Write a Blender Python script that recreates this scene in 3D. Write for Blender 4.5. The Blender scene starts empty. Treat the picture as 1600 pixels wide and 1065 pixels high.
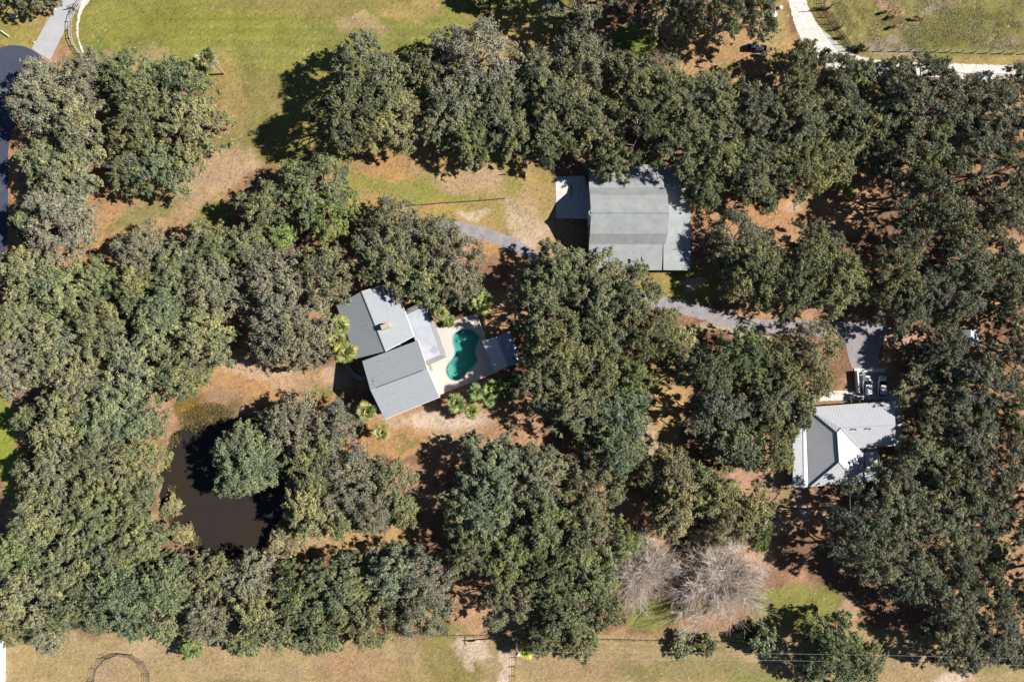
import bpy, math, random
import numpy as np
from mathutils import Vector, Matrix
from mathutils.geometry import tessellate_polygon

# ------------------------------------------------------------------ camera, sky, sun
scene = bpy.context.scene
COL = scene.collection
S = 0.15                      # metres per photo pixel on the ground
HC = 160.0                    # height of the drone
cam_d = bpy.data.cameras.new("camera"); cam = bpy.data.objects.new("camera", cam_d); COL.objects.link(cam)
cam.location = (0, 0, HC); cam.rotation_euler = (0, 0, 0)
cam_d.sensor_width = 36; cam_d.lens = 24.0; cam_d.clip_start = 1; cam_d.clip_end = 6000
scene.camera = cam

SUN_EL = math.radians(38.5)
SX, SY = -1.0, -0.075         # direction in which shadows fall on the ground
_l = math.hypot(SX, SY); SX /= _l; SY /= _l
world = bpy.data.worlds.new("World"); scene.world = world; world.use_nodes = True
nt = world.node_tree; bg = nt.nodes["Background"]
sky = nt.nodes.new("ShaderNodeTexSky"); sky.sky_type = 'NISHITA'; sky.sun_disc = False
sky.sun_elevation = SUN_EL; sky.air_density = .58; sky.dust_density = 0; sky.ozone_density = 2.0
sky.sun_rotation = math.atan2(-SX, -SY)
nt.links.new(sky.outputs[0], bg.inputs[0]); bg.inputs[1].default_value = 0.05
sun_d = bpy.data.lights.new("sun", 'SUN'); sun_d.energy = 5.0; sun_d.angle = math.radians(0.55); sun_d.color = (1.0, 0.97, 0.92)
sun = bpy.data.objects.new("sun", sun_d); COL.objects.link(sun)
tosun = Vector((-SX*math.cos(SUN_EL), -SY*math.cos(SUN_EL), math.sin(SUN_EL)))
sun.rotation_euler = tosun.to_track_quat('Z', 'Y').to_euler()
scene.view_settings.view_transform = 'Standard'; scene.view_settings.look = 'None'
scene.view_settings.exposure = 0.66; scene.view_settings.gamma = 1
try:
    scene.cycles.max_bounces = 6; scene.cycles.diffuse_bounces = 1; scene.cycles.transparent_max_bounces = 8
except Exception: pass

rng = np.random.default_rng(7); random.seed(7)
def P(px, py, z=0.0):
    """photo pixel at which a point of height z shows -> world position"""
    k = S*(1 - z/HC)
    return ((px-800)*k, (532.5-py)*k, z)

# ------------------------------------------------------------------ helpers
def lin(c):
    return tuple(((v/255.0)/12.92 if v/255.0 <= 0.04045 else ((v/255.0+0.055)/1.055)**2.4) for v in c)
ALB = 0.74
def alb(c, k=ALB):
    return tuple(min(0.9, v*k) for v in lin(c))

def tag(o, label=None, cat=None, group=None, kind=None):
    if label: o['label'] = label
    if cat: o['category'] = cat
    if group: o['group'] = group
    if kind: o['kind'] = kind
    return o

def empty(name, loc=(0,0,0), rz=0.0, label=None, cat=None, group=None):
    o = bpy.data.objects.new(name, None); COL.objects.link(o)
    o.location = loc; o.rotation_euler = (0, 0, rz); o.empty_display_size = 0.5
    return tag(o, label, cat, group)

class MB:
    """collects shapes, then links them as one mesh object"""
    def __init__(s): s.v = []; s.f = []; s.m = []; s.mi = 0
    def add(s, vs, fs):
        n = len(s.v); s.v += [tuple(p) for p in vs]; s.f += [tuple(i+n for i in f) for f in fs]; s.m += [s.mi]*len(fs)
    def box(s, cx, cy, cz, sx, sy, sz, rz=0.0):
        c, d = math.cos(rz), math.sin(rz); vs = []
        for z in (-.5, .5):
            for x, y in ((-.5,-.5),(.5,-.5),(.5,.5),(-.5,.5)):
                X, Y = x*sx, y*sy; vs.append((cx+X*c-Y*d, cy+X*d+Y*c, cz+z*sz))
        s.add(vs, [(3,2,1,0),(4,5,6,7),(0,1,5,4),(1,2,6,5),(2,3,7,6),(3,0,4,7)])
    def slab(s, pts, z0, z1):
        """pts: ccw polygon xy; closed prism"""
        n = len(pts)
        vs = [(p[0],p[1],z0) for p in pts] + [(p[0],p[1],z1) for p in pts]
        s.add(vs, [tuple(reversed(range(n))), tuple(range(n,2*n))] + [(i,(i+1)%n,n+(i+1)%n,n+i) for i in range(n)])
    def sheet(s, quad, t=0.12):
        """a roof plane (3d polygon, ccw from above) with thickness t downwards"""
        n = len(quad)
        vs = [tuple(p) for p in quad] + [(p[0],p[1],p[2]-t) for p in quad]
        s.add(vs, [tuple(range(n)), tuple(reversed(range(n,2*n)))] + [(i,i+n,(i+1)%n+n,(i+1)%n) for i in range(n)])
    def tube(s, pts, rad, k=6, cap=True):
        pts = [Vector(p) for p in pts]; n = len(pts)
        if not hasattr(rad, '__len__'): rad = [rad]*n
        base = len(s.v)
        for i, p in enumerate(pts):
            d = (pts[min(i+1,n-1)] - pts[max(i-1,0)])
            if d.length < 1e-6: d = Vector((0,0,1))
            d.normalize(); a = d.cross(Vector((0,0,1)) if abs(d.z) < .9 else Vector((1,0,0))).normalized(); b = d.cross(a)
            for j in range(k):
                t = 2*math.pi*j/k; q = p + (a*math.cos(t)+b*math.sin(t))*rad[i]; s.v.append(tuple(q))
        for i in range(n-1):
            for j in range(k):
                s.f.append((base+i*k+j, base+i*k+(j+1)%k, base+(i+1)*k+(j+1)%k, base+(i+1)*k+j)); s.m.append(s.mi)
        if cap:
            s.f.append(tuple(base+j for j in reversed(range(k)))); s.f.append(tuple(base+(n-1)*k+j for j in range(k))); s.m += [s.mi, s.mi]
    def lathe(s, cx, cy, prof, k=20):
        b = len(s.v); n = len(prof)
        for r, z in prof:
            for j in range(k):
                t = 2*math.pi*j/k; s.v.append((cx+r*math.cos(t), cy+r*math.sin(t), z))
        for i in range(n-1):
            for j in range(k):
                s.f.append((b+i*k+j, b+i*k+(j+1)%k, b+(i+1)*k+(j+1)%k, b+(i+1)*k+j)); s.m.append(s.mi)
    def build(s, name, mats, parent=None, smooth=False, loc=None):
        me = bpy.data.meshes.new(name); me.from_pydata(s.v, [], s.f)
        for m in (mats if isinstance(mats, (list, tuple)) else [mats]): me.materials.append(m)
        if any(s.m): me.polygons.foreach_set('material_index', s.m)
        if smooth: me.polygons.foreach_set('use_smooth', [True]*len(me.polygons))
        me.update(); o = bpy.data.objects.new(name, me); COL.objects.link(o)
        if parent is not None: o.parent = parent
        if loc: o.location = loc
        return o

def np_mesh(name, verts, quads, mats, attr=None):
    me = bpy.data.meshes.new(name)
    nv, nf = len(verts), len(quads); k = quads.shape[1]
    me.vertices.add(nv); me.vertices.foreach_set('co', verts.astype(np.float32).ravel())
    me.loops.add(nf*k); me.polygons.add(nf)
    me.polygons.foreach_set('loop_start', np.arange(nf, dtype=np.int32)*k)
    me.loops.foreach_set('vertex_index', quads.astype(np.int32).ravel())
    me.update(calc_edges=True)
    for m in mats: me.materials.append(m)
    if attr is not None:
        for nm, (dom, typ, arr) in attr.items():
            a = me.attributes.new(nm, typ, dom)
            a.data.foreach_set('color' if 'COLOR' in typ else 'value', arr.astype(np.float32).ravel())
    return me

# ------------------------------------------------------------------ materials
def new_mat(name):
    m = bpy.data.materials.new(name); m.use_nodes = True
    return m, m.node_tree, m.node_tree.nodes["Principled BSDF"]

def mat(name, col, rough=.8, var=.25, scale=1.5, bump=0.0, bscale=None, metal=0.0, spots=None, obj=True):
    """plain surface with two octaves of wear; spots=(colour, scale, threshold)"""
    m, t, b = new_mat(name); N, L = t.nodes, t.links
    tc = N.new("ShaderNodeTexCoord"); src = tc.outputs['Object']
    n1 = N.new("ShaderNodeTexNoise"); n1.inputs['Scale'].default_value = scale; n1.inputs['Detail'].default_value = 6; n1.inputs['Roughness'].default_value = .65
    L.new(src, n1.inputs['Vector'])
    mr = N.new("ShaderNodeMapRange"); mr.inputs[1].default_value = .3; mr.inputs[2].default_value = .7
    mr.inputs[3].default_value = 1-var; mr.inputs[4].default_value = 1+var; L.new(n1.outputs[0], mr.inputs[0])
    mx = N.new("ShaderNodeMix"); mx.data_type = 'RGBA'; mx.blend_type = 'MULTIPLY'; mx.inputs[0].default_value = 1
    mx.inputs[6].default_value = (*col, 1); L.new(mr.outputs[0], mx.inputs[7])
    out = mx.outputs[2]
    if spots:
        n2 = N.new("ShaderNodeTexNoise"); n2.inputs['Scale'].default_value = spots[1]; n2.inputs['Detail'].default_value = 5
        L.new(src, n2.inputs['Vector'])
        r2 = N.new("ShaderNodeMapRange"); r2.inputs[1].default_value = spots[2]; r2.inputs[2].default_value = spots[2]+.08; L.new(n2.outputs[0], r2.inputs[0])
        m2 = N.new("ShaderNodeMix"); m2.data_type = 'RGBA'; L.new(r2.outputs[0], m2.inputs[0]); L.new(out, m2.inputs[6]); m2.inputs[7].default_value = (*spots[0], 1)
        out = m2.outputs[2]
    L.new(out, b.inputs['Base Color']); b.inputs['Roughness'].default_value = rough; b.inputs['Metallic'].default_value = metal
    b.inputs['Specular IOR Level'].default_value = .3
    if bump:
        nb = N.new("ShaderNodeTexNoise"); nb.inputs['Scale'].default_value = bscale or scale*4; nb.inputs['Detail'].default_value = 4; L.new(src, nb.inputs['Vector'])
        bp = N.new("ShaderNodeBump"); bp.inputs['Strength'].default_value = bump; bp.inputs['Distance'].default_value = .05
        L.new(nb.outputs[0], bp.inputs['Height']); L.new(bp.outputs[0], b.inputs['Normal'])
    return m

def ribbed(name, col, rib_axis='X', pitch=.3, depth=.5, var=.08, rough=.5, row=.8):
    """sheet metal or shingle courses: real ribs as bump plus thin course lines in the paint"""
    m = mat(name, col, rough, var, .5); t = m.node_tree; N, L = t.nodes, t.links; b = N["Principled BSDF"]
    tc = N.new("ShaderNodeTexCoord"); sp = N.new("ShaderNodeSeparateXYZ"); L.new(tc.outputs['Object'], sp.inputs[0])
    mu = N.new("ShaderNodeMath"); mu.operation = 'MULTIPLY'; mu.inputs[1].default_value = 2*math.pi/pitch; L.new(sp.outputs[rib_axis], mu.inputs[0])
    si = N.new("ShaderNodeMath"); si.operation = 'SINE'; L.new(mu.outputs[0], si.inputs[0])
    pw = N.new("ShaderNodeMath"); pw.operation = 'MAXIMUM'; pw.inputs[1].default_value = 0; L.new(si.outputs[0], pw.inputs[0])
    bp = N.new("ShaderNodeBump"); bp.inputs['Strength'].default_value = depth; bp.inputs['Distance'].default_value = .04
    L.new(pw.outputs[0], bp.inputs['Height']); L.new(bp.outputs[0], b.inputs['Normal'])
    src = b.inputs['Base Color'].links[0].from_socket
    mr = N.new("ShaderNodeMapRange"); mr.inputs[1].default_value = .7; mr.inputs[2].default_value = 1; mr.inputs[3].default_value = 1; mr.inputs[4].default_value = row
    L.new(si.outputs[0], mr.inputs[0])
    mx = N.new("ShaderNodeMix"); mx.data_type = 'RGBA'; mx.blend_type = 'MULTIPLY'; mx.inputs[0].default_value = 1
    L.new(src, mx.inputs[6]); L.new(mr.outputs[0], mx.inputs[7]); L.new(mx.outputs[2], b.inputs['Base Color'])
    return m

def leaf_mat(name='leaves'):
    m, t, b = new_mat(name); N, L = t.nodes, t.links
    oi = N.new("ShaderNodeObjectInfo"); at = N.new("ShaderNodeAttribute"); at.attribute_name = 'lf'
    sp = N.new("ShaderNodeSeparateColor"); L.new(at.outputs['Color'], sp.inputs[0])
    # lf.r = per leaf random, lf.g = per clump random, lf.b = second leaf random
    mr = N.new("ShaderNodeMapRange"); mr.inputs[3].default_value = .42; mr.inputs[4].default_value = 1.75; L.new(sp.outputs[0], mr.inputs[0])
    mx = N.new("ShaderNodeMix"); mx.data_type = 'RGBA'; mx.blend_type = 'MULTIPLY'; mx.inputs[0].default_value = 1
    L.new(oi.outputs['Color'], mx.inputs[6]); L.new(mr.outputs[0], mx.inputs[7])
    # clump tone: some twigs of new yellowish growth, some older blue green
    cr = N.new("ShaderNodeValToRGB"); e = cr.color_ramp.elements
    e[0].position = 0; e[0].color = (.62,.72,.76,1); e[1].position = 1; e[1].color = (1.38,1.30,1.02,1)
    em = cr.color_ramp.elements.new(.5); em.color = (1,1,1,1)
    L.new(sp.outputs[1], cr.inputs[0])
    m2 = N.new("ShaderNodeMix"); m2.data_type = 'RGBA'; m2.blend_type = 'MULTIPLY'; m2.inputs[0].default_value = 1
    L.new(mx.outputs[2], m2.inputs[6]); L.new(cr.outputs[0], m2.inputs[7])
    # moss and dry twigs: share of leaves set by the object's alpha
    th = N.new("ShaderNodeMath"); th.operation = 'LESS_THAN'; L.new(sp.outputs[2], th.inputs[0]); L.new(oi.outputs['Alpha'], th.inputs[1])
    mo = N.new("ShaderNodeMix"); mo.data_type = 'RGBA'; L.new(sp.outputs[0], mo.inputs[0]); mo.inputs[6].default_value = (.20,.18,.13,1); mo.inputs[7].default_value = (.46,.41,.33,1)
    m3 = N.new("ShaderNodeMix"); m3.data_type = 'RGBA'; L.new(th.outputs[0], m3.inputs[0]); L.new(m2.outputs[2], m3.inputs[6]); L.new(mo.outputs[2], m3.inputs[7])
    L.new(m3.outputs[2], b.inputs['Base Color']); b.inputs['Roughness'].default_value = .75; b.inputs['Specular IOR Level'].default_value = .2
    tr = N.new("ShaderNodeBsdfTranslucent"); L.new(m3.outputs[2], tr.inputs[0])
    ms = N.new("ShaderNodeMixShader"); ms.inputs[0].default_value = .14
    L.new(b.outputs[0], ms.inputs[1]); L.new(tr.outputs[0], ms.inputs[2]); L.new(ms.outputs[0], N["Material Output"].inputs[0])
    return m

M = {}
M['leaf'] = leaf_mat()
M['bark'] = mat('pale bark', (.30,.27,.24), .9, .35, 2.0, .6)
M['bark_dark'] = mat('dark bark', (.12,.095,.075), .9, .35, 2.0, .6)
M['twig'] = mat('bare grey twigs', (.66,.54,.45), .9, .2, 1.2)
M['asphalt'] = mat('fresh asphalt', alb((80,84,102)), .85, .16, .35, .3, 8, spots=(alb((98,100,114)), .16, .56))
M['old_asphalt'] = mat('old asphalt', alb((170,162,162)), .9, .22, .5, .3, 8, spots=(alb((125,118,112)), 1.1, .62))
M['pale_concrete'] = mat('driveway concrete', alb((200,198,200)), .85, .1, .35, .1, 6)
M['rut'] = mat('rut soil', alb((190,165,125)), .95, .3, 2)
M['limestone'] = mat('crushed limestone', alb((240,232,222)), .95, .16, .9, .4, 5, spots=(alb((205,185,165)), 1.2, .6))
M['concrete'] = mat('concrete', alb((232,228,224)), .85, .12, .6, .1, 6)
M['grey_concrete'] = mat('grey concrete', alb((165,163,165)), .85, .15, .7, .1, 6)
M['deck'] = mat('cream pool deck', alb((240,224,212)), .8, .06, .7, .05, 8)
M['wood'] = mat('weathered timber', (.10,.075,.055), .9, .35, 3)
M['grey_wood'] = mat('grey timber', (.33,.31,.29), .9, .25, 3)
M['white'] = mat('white paint', (.80,.80,.79), .5, .06, 2)
M['cream_wall'] = mat('cream stucco', (.55,.5,.42), .85, .08, 1.2, .1)
M['shingle'] = mat('grey shingles', alb((174,178,181)), .92, .14, 4.0, .35, 14, spots=(alb((150,148,142)), 1.8, .64))
M['shingle_old'] = mat('mansard shingles', alb((158,158,160)), .92, .14, 3.0, .35, 14)
M['flat_roof'] = mat('coated flat roof', alb((206,208,216)), .6, .12, .45, .05, 6, spots=(alb((186,188,196)), .3, .6))
M['cap'] = mat('ridge cap', (.10,.105,.11), .9, .3, 4)
M['brick'] = mat('brick', (.36,.19,.13), .9, .25, 6)
M['chimney'] = mat('tan stucco chimney', alb((216,192,170)), .9, .1, 3)
M['black'] = mat('black', (.012,.012,.014), .5, .1, 3)
M['dark_metal'] = mat('dark metal', (.06,.055,.055), .6, .2, 3)
M['glass'] = mat('dark window glass', (.015,.02,.024), .08, .1, 1)
M['rubber'] = mat('rubber', (.02,.02,.02), .8, .1, 3)
M['car_white'] = mat('white car paint', (.78,.78,.77), .25, .02, 2)
M['navy'] = mat('dark blue paint', (.028,.03,.07), .3, .1, 2)
M['chestnut'] = mat('chestnut coat', (.30,.13,.06), .6, .25, 2.5)
M['brown_coat'] = mat('brown coat', (.20,.12,.07), .6, .25, 2.5)
M['wire'] = mat('wire', (.42,.42,.40), .5, .1, 2)
M['blue_tarp'] = mat('blue tarp', (.10,.17,.34), .6, .35, 1.5, .5, 4)
M['pale_tarp'] = mat('pale sheeting', (.50,.53,.60), .6, .3, 1.5, .5, 4)
M['rock'] = mat('pale limestone rock', (.55,.52,.48), .9, .2, 2, .6, 5)
M['green'] = mat('green plastic', (.08,.42,.07), .5, .1, 2)
M['yellow'] = mat('yellow plastic', (.7,.58,.12), .5, .1, 2)
M['barn_wall'] = ribbed('barn wall sheet', (.33,.33,.32), 'X', .3)

# ------------------------------------------------------------------ noise for colour fields
def vnoise(x, y, s, seed):
    x = x/s + seed*17.13; y = y/s - seed*9.71
    xi = np.floor(x).astype(np.int64); yi = np.floor(y).astype(np.int64); fx = x-xi; fy = y-yi
    fx = fx*fx*(3-2*fx); fy = fy*fy*(3-2*fy)
    def h(a, b):
        n = (a*374761393 + b*668265263 + seed*1442695041) & 0x7fffffff
        n = ((n ^ (n >> 13))*1274126177) & 0x7fffffff
        n = (n ^ (n >> 16)) & 0xffff
        return n/65535.0
    return (h(xi,yi)*(1-fx)+h(xi+1,yi)*fx)*(1-fy) + (h(xi,yi+1)*(1-fx)+h(xi+1,yi+1)*fx)*fy
def fbm(x, y, s, seed, o=4):
    r = 0; a = .5; t = 0
    for i in range(o): r = r + a*vnoise(x, y, s/2**i, seed+i*3); t += a; a *= .55
    return r/t

def poly_sd(X, Y, poly):
    """signed distance in metres (negative inside) to a polygon of world points"""
    p = np.array(poly); n = len(p); d = np.full(X.shape, 1e9); ins = np.zeros(X.shape, bool)
    for i in range(n):
        a = p[i]; b = p[(i+1)%n]; e = b-a; wx = X-a[0]; wy = Y-a[1]
        t = np.clip((wx*e[0]+wy*e[1])/(e@e+1e-9), 0, 1)
        d = np.minimum(d, np.hypot(wx-t*e[0], wy-t*e[1]))
        c = ((a[1] > Y) != (b[1] > Y)); xx = (b[0]-a[0])*(Y-a[1])/((b[1]-a[1]) if b[1] != a[1] else 1e-9)+a[0]
        ins ^= (c & (X < xx))
    return np.where(ins, -d, d)
def W(pts): return [P(x, y)[:2] for x, y in pts]

# ------------------------------------------------------------------ ground
POND = W([(280,672),(300,664),(325,662),(350,655),(380,652),(440,665),(462,700),(462,760),(452,812),(432,830),(424,850),(410,868),(370,874),(330,868),(285,852),(268,826),(256,800),(247,775),(253,757),(248,738),(258,718),(259,700),(268,686),(270,676)])
POOL = [(727,513.5),(738,516),(748,523),(749,530),(744,541),(743,552),(746,562),(741,571),(732,579),(725,588),(715.5,594),(706,593),(700,587),(697,577),(701,568),(708,559),(711,548),(708,535),(709,524),(717,516)]
POOLW = W(POOL)
def build_ground():
    fx = np.arange(-126, 126.01, .42); fy = np.arange(-86, 86.01, .42)
    ex = np.array([-2500,-1400,-700,-400,-260,-190,-155,-138]); ey = np.array([-2500,-1400,-700,-400,-260,-180,-130,-104])
    xs = np.concatenate([ex, fx, -ex[::-1]]); ys = np.concatenate([ey, fy, -ey[::-1]])
    X, Y = np.meshgrid(xs, ys); nx, ny = len(xs), len(ys)
    px = X/S+800; py = 532.5-Y/S
    wx = px + 26*(fbm(X,Y,9,11)-.5)*2 + 9*(fbm(X,Y,2.2,12)-.5)*2
    wy = py + 26*(fbm(X,Y,9,13)-.5)*2 + 9*(fbm(X,Y,2.2,14)-.5)*2
    litter = np.array(alb((200,156,118))); litter2 = np.array(alb((150,114,88))); n0 = np.clip((fbm(X,Y,7,3)-.35)*3.2,0,1)[...,None]
    C = litter2*(1-n0)+litter*n0
    GRN = (147,144,74); YEL = (160,154,76); TAN = (186,158,98); OLV = (140,134,76); PINK = (202,168,130); SAND = (226,198,172); DRY = (172,146,92); LUSH = (130,142,62); LIT = (200,152,100); ORG = (204,152,108); PASTG = (150,140,84); MAUV = (178,158,134)
    def blob(cx, cy, rx, ry, col, st=1.0, ang=0.0, soft=.45):
        nonlocal C
        a = math.radians(ang); dx = wx-cx; dy = wy-cy
        u = (dx*math.cos(a)+dy*math.sin(a))/rx; v = (-dx*math.sin(a)+dy*math.cos(a))/ry
        r = np.sqrt(u*u+v*v); w = (np.clip((1-r)/soft+.5, 0, 1)*st)[...,None]; w = w*w*(3-2*w)
        C = C*(1-w)+np.array(alb(col))*w
    def rect(x0, y0, x1, y1, col, st=1.0, soft=10):
        nonlocal C
        d = np.maximum(np.maximum(x0-wx, wx-x1), np.maximum(y0-wy, wy-y1)); w = (np.clip(.5-d/soft,0,1)*st)[...,None]
        C = C*(1-w)+np.array(alb(col))*w
    # far fields beyond the frame
    rect(-20000,-20000,20000,-60,DRY,.8,200); rect(-20000,1100,20000,20000,DRY,.8,200)
    # north field
    rect(-90,-300,118,72,TAN,1,14); blob(30,58,60,16,YEL,.6); blob(5,30,26,20,YEL,.5); rect(104,-300,900,150,GRN,1,16)
    blob(165,30,60,34,YEL,.75); blob(330,40,150,40,(150,148,66),.8); blob(200,84,75,20,PINK,.55); blob(158,70,20,30,LUSH,.7); blob(225,60,40,14,GRN,.7)
    blob(570,45,44,14,PINK,.6,20); blob(640,20,50,20,TAN,.7); blob(800,60,80,50,TAN,.8); blob(860,20,30,30,YEL,.5); blob(850,75,40,20,TAN,.7); blob(985,60,30,22,LUSH,.9,30)
    blob(420,80,190,22,YEL,.45); blob(500,10,200,16,DRY,.45); rect(330,95,520,112,YEL,.5,12)
    # corridor to the south of it
    rect(335,112,560,262,(160,145,86),1,24); blob(356,150,30,60,TAN,.55); blob(430,230,60,40,OLV,.6); blob(345,125,20,10,LIT,.3)
    blob(240,330,140,60,(186,152,104),1,-22); blob(340,270,60,34,PINK,.85,-30); blob(290,312,70,18,PINK,.6,-20); blob(335,335,36,18,LUSH,.75); blob(225,330,60,16,OLV,.7,-15)
    blob(130,390,60,26,LIT,.9,-25); blob(160,310,30,40,LIT,.7); blob(400,150,16,90,OLV,.5)
    # lawn in front of the barn
    blob(700,300,200,72,TAN,1,4); blob(640,292,110,26,YEL,.9,8); blob(600,262,50,20,LIT,.8); blob(645,250,60,12,LIT,.6); blob(745,282,60,22,PINK,.8); blob(795,290,16,30,YEL,.6)
    blob(740,338,60,16,(180,160,84),.6); blob(815,345,45,26,SAND,.55,30); blob(850,300,24,50,TAN,.8); blob(810,320,30,16,PINK,.6); blob(735,345,22,10,SAND,.7); blob(780,395,50,14,LIT,.9); blob(655,325,60,8,LIT,.5)
    # round the main house
    blob(420,592,110,44,LIT,1,12); blob(400,580,80,16,SAND,.45,10); blob(495,612,20,14,OLV,.8); blob(520,585,24,20,SAND,.5); blob(460,600,50,12,PINK,.6); blob(340,625,50,20,(178,140,110),.8,35)
    blob(650,672,110,34,PINK,1,-5); blob(690,655,60,20,SAND,.8,0); blob(610,690,60,20,LIT,.9); blob(640,690,20,8,OLV,.6); blob(560,690,40,30,LIT,1)
    blob(550,840,90,26,(200,160,104),1); blob(490,835,24,22,PINK,.6); blob(300,590,30,20,LIT,1)
    blob(318,645,44,28,(136,110,58),1); blob(300,650,22,18,(150,120,50),.8); blob(345,640,30,18,(140,118,78),.8)
    blob(192,1062,40,40,(196,170,130),.5); blob(40,1020,8,40,(196,172,130),.5); blob(1330,95,60,6,(200,176,140),.5,10); blob(1120,520,90,7,SAND,.5,9); blob(820,372,40,6,SAND,.5,25)
    blob(256,735,10,60,(170,140,104),.8); blob(268,800,12,50,(120,96,54),.9)
    # pond rim
    sd = poly_sd(X, Y, POND); w = np.clip(1-np.abs(sd-.4)/1.6, 0, 1)[...,None]*.8; C = C*(1-w)+np.array(alb((150,122,98)))*w
    w = np.clip(-sd/.5, 0, 1)[...,None]; C = C*(1-w)+np.array((.035,.026,.018))*w
    # south of the tree belt
    rect(-300,984,2100,1400,(184,158,112),1,14); blob(120,1030,110,34,(188,162,112),1); blob(180,1040,50,34,(190,160,120),.8); blob(330,1030,60,24,PINK,.4); blob(370,1060,50,16,OLV,.6); blob(560,1040,70,30,(190,152,112),.8)
    blob(700,1030,50,50,(158,142,84),.9); blob(640,1050,40,20,(176,150,100),.8); blob(735,1012,28,16,SAND,.8); blob(782,1045,10,34,SAND,.95); blob(745,1060,14,16,SAND,.7); blob(930,1040,90,30,(182,152,110),.9)
    blob(1080,1050,120,24,(160,146,92),.8); blob(990,1040,30,20,OLV,.4); blob(1200,1060,60,16,(150,148,80),.8); blob(1240,1058,16,8,PINK,.7); blob(1420,1045,80,30,(186,158,116),.9); blob(1476,1052,34,10,SAND,.9); blob(1560,1040,30,14,OLV,.6)
    blob(235,1012,60,18,(206,176,140),.6); blob(8,700,22,90,(150,160,64),.95); blob(25,760,20,20,LIT,.8); blob(10,410,18,10,YEL,.9); blob(20,280,10,70,LIT,.8)
    # lawn by the bare trees
    blob(1245,945,82,40,(150,146,76),1); blob(1030,955,60,22,(148,146,80),.9); blob(1060,890,26,14,OLV,.6); blob(1220,960,30,12,(176,156,96),.6); blob(1010,870,50,40,(200,158,120),.7); blob(1180,850,40,40,(206,160,120),.8); blob(1330,950,14,20,PINK,.8)
    # barn, driveway
    blob(1060,446,70,26,(176,156,86),1); blob(1085,436,20,8,SAND,.7); blob(1010,440,40,10,YEL,.5); blob(1140,525,80,12,SAND,.75,8); blob(1090,515,40,12,PINK,.8,12); blob(1200,332,110,30,ORG,1); blob(1250,320,26,14,SAND,.5); blob(1275,325,12,20,TAN,.7)
    blob(1040,640,40,110,(196,160,106),1,8); blob(1018,690,14,40,(200,180,140),.7); blob(1050,560,50,30,(180,150,100),.8); blob(1320,285,16,22,(170,160,80),.9)
    blob(1220,790,50,40,(192,154,120),1); blob(1256,780,8,30,SAND,.6); blob(1210,752,40,6,PINK,.8); blob(1235,785,8,26,(180,150,90),.7); blob(1170,740,40,24,(206,160,130),.9)
    blob(1385,620,40,30,(220,170,130),.9); blob(1400,520,40,20,(214,170,140),.9); blob(1350,420,40,20,(208,160,118),.8)
    # north east
    rect(1040,40,1250,128,(198,158,108),1,26); blob(1200,95,60,30,ORG,.5); blob(1130,92,20,14,(176,156,86),.9); blob(1190,75,24,14,PINK,.6); blob(1220,50,20,60,(188,162,100),.7)
    rect(1262,-300,2100,100,PASTG,1,10); blob(1340,40,60,50,(162,148,88),.6); blob(1465,18,36,24,MAUV,.9); blob(1400,66,40,16,MAUV,.9); blob(1386,12,20,18,(200,160,130),.7); blob(1425,38,20,12,MAUV,.6); blob(1560,62,50,12,MAUV,.6); blob(1500,45,90,30,(138,132,66),.7); blob(1470,92,200,10,(182,158,96),.9); blob(1340,90,40,8,(196,156,110),.8)
    blob(1290,60,24,60,(186,160,96),.8,-25)
    # mown stripes on the north field
    stripe = (np.sin((py+6*vnoise(X,Y,20,41))/3.1*1.0)+.5*np.sin(py/1.37+2))*.085
    fld = (np.clip(1-np.abs(py-50)/75,0,1)*np.clip((px-230)/60,0,1)*np.clip((760-px)/60,0,1)); C = C*(1+(stripe*fld)[...,None])
    # tussocks in the paddock
    tz = np.clip((px-1270)/20,0,1)*np.clip((90-py)/14,0,1); tn = fbm(X,Y,1.6,51,3); tt = (np.clip((tn-.52)*7,0,1)*tz*.5)[...,None]
    C = C*(1-tt)+np.array(alb((104,96,46)))*tt
    # small scale variation everywhere
    v = .80+.40*fbm(X,Y,3.2,21,3)+.36*(rng.random(X.shape)-.5); C = C*v[...,None]
    sp = rng.random(X.shape); pale = ((sp > .985)*np.clip((fbm(X,Y,6,31)-.45)*5,0,1))[...,None]*.5
    C = C*(1-pale)+np.array(alb((225,210,190)))*pale
    lum = (C@np.array([.25,.6,.15]))[...,None]; C = (lum+(C-lum)*.97)*.93
    dk = ((sp < .03))[...,None]*.35; C = C*(1-dk)
    Z = .10*(fbm(X,Y,14,5)-.5)*0
    Z = np.where(sd < .6, -1.3*np.clip((.6-sd)/1.8,0,1)**1.0, Z)
    sp2 = poly_sd(X, Y, POOLW); Z = np.where(sp2 < .8, -2.3, Z)
    V = np.stack([X, Y, Z], -1).reshape(-1,3)
    i = np.arange(ny-1)[:,None]*nx+np.arange(nx-1)[None,:]; q = np.stack([i, i+1, i+1+nx, i+nx], -1).reshape(-1,4)
    m, t, b = new_mat('ground'); N, L = t.nodes, t.links
    at = N.new("ShaderNodeAttribute"); at.attribute_name = 'soil'
    tc = N.new("ShaderNodeTexCoord")
    n1 = N.new("ShaderNodeTexNoise"); n1.inputs['Scale'].default_value = 2.4; n1.inputs['Detail'].default_value = 8; n1.inputs['Roughness'].default_value = .75; L.new(tc.outputs['Object'], n1.inputs['Vector'])
    mr = N.new("ShaderNodeMapRange"); mr.inputs[1].default_value = .3; mr.inputs[2].default_value = .7; mr.inputs[3].default_value = .62; mr.inputs[4].default_value = 1.38; L.new(n1.outputs[0], mr.inputs[0])
    mx = N.new("ShaderNodeMix"); mx.data_type = 'RGBA'; mx.blend_type = 'MULTIPLY'; mx.inputs[0].default_value = 1; L.new(at.outputs['Color'], mx.inputs[6]); L.new(mr.outputs[0], mx.inputs[7])
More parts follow.
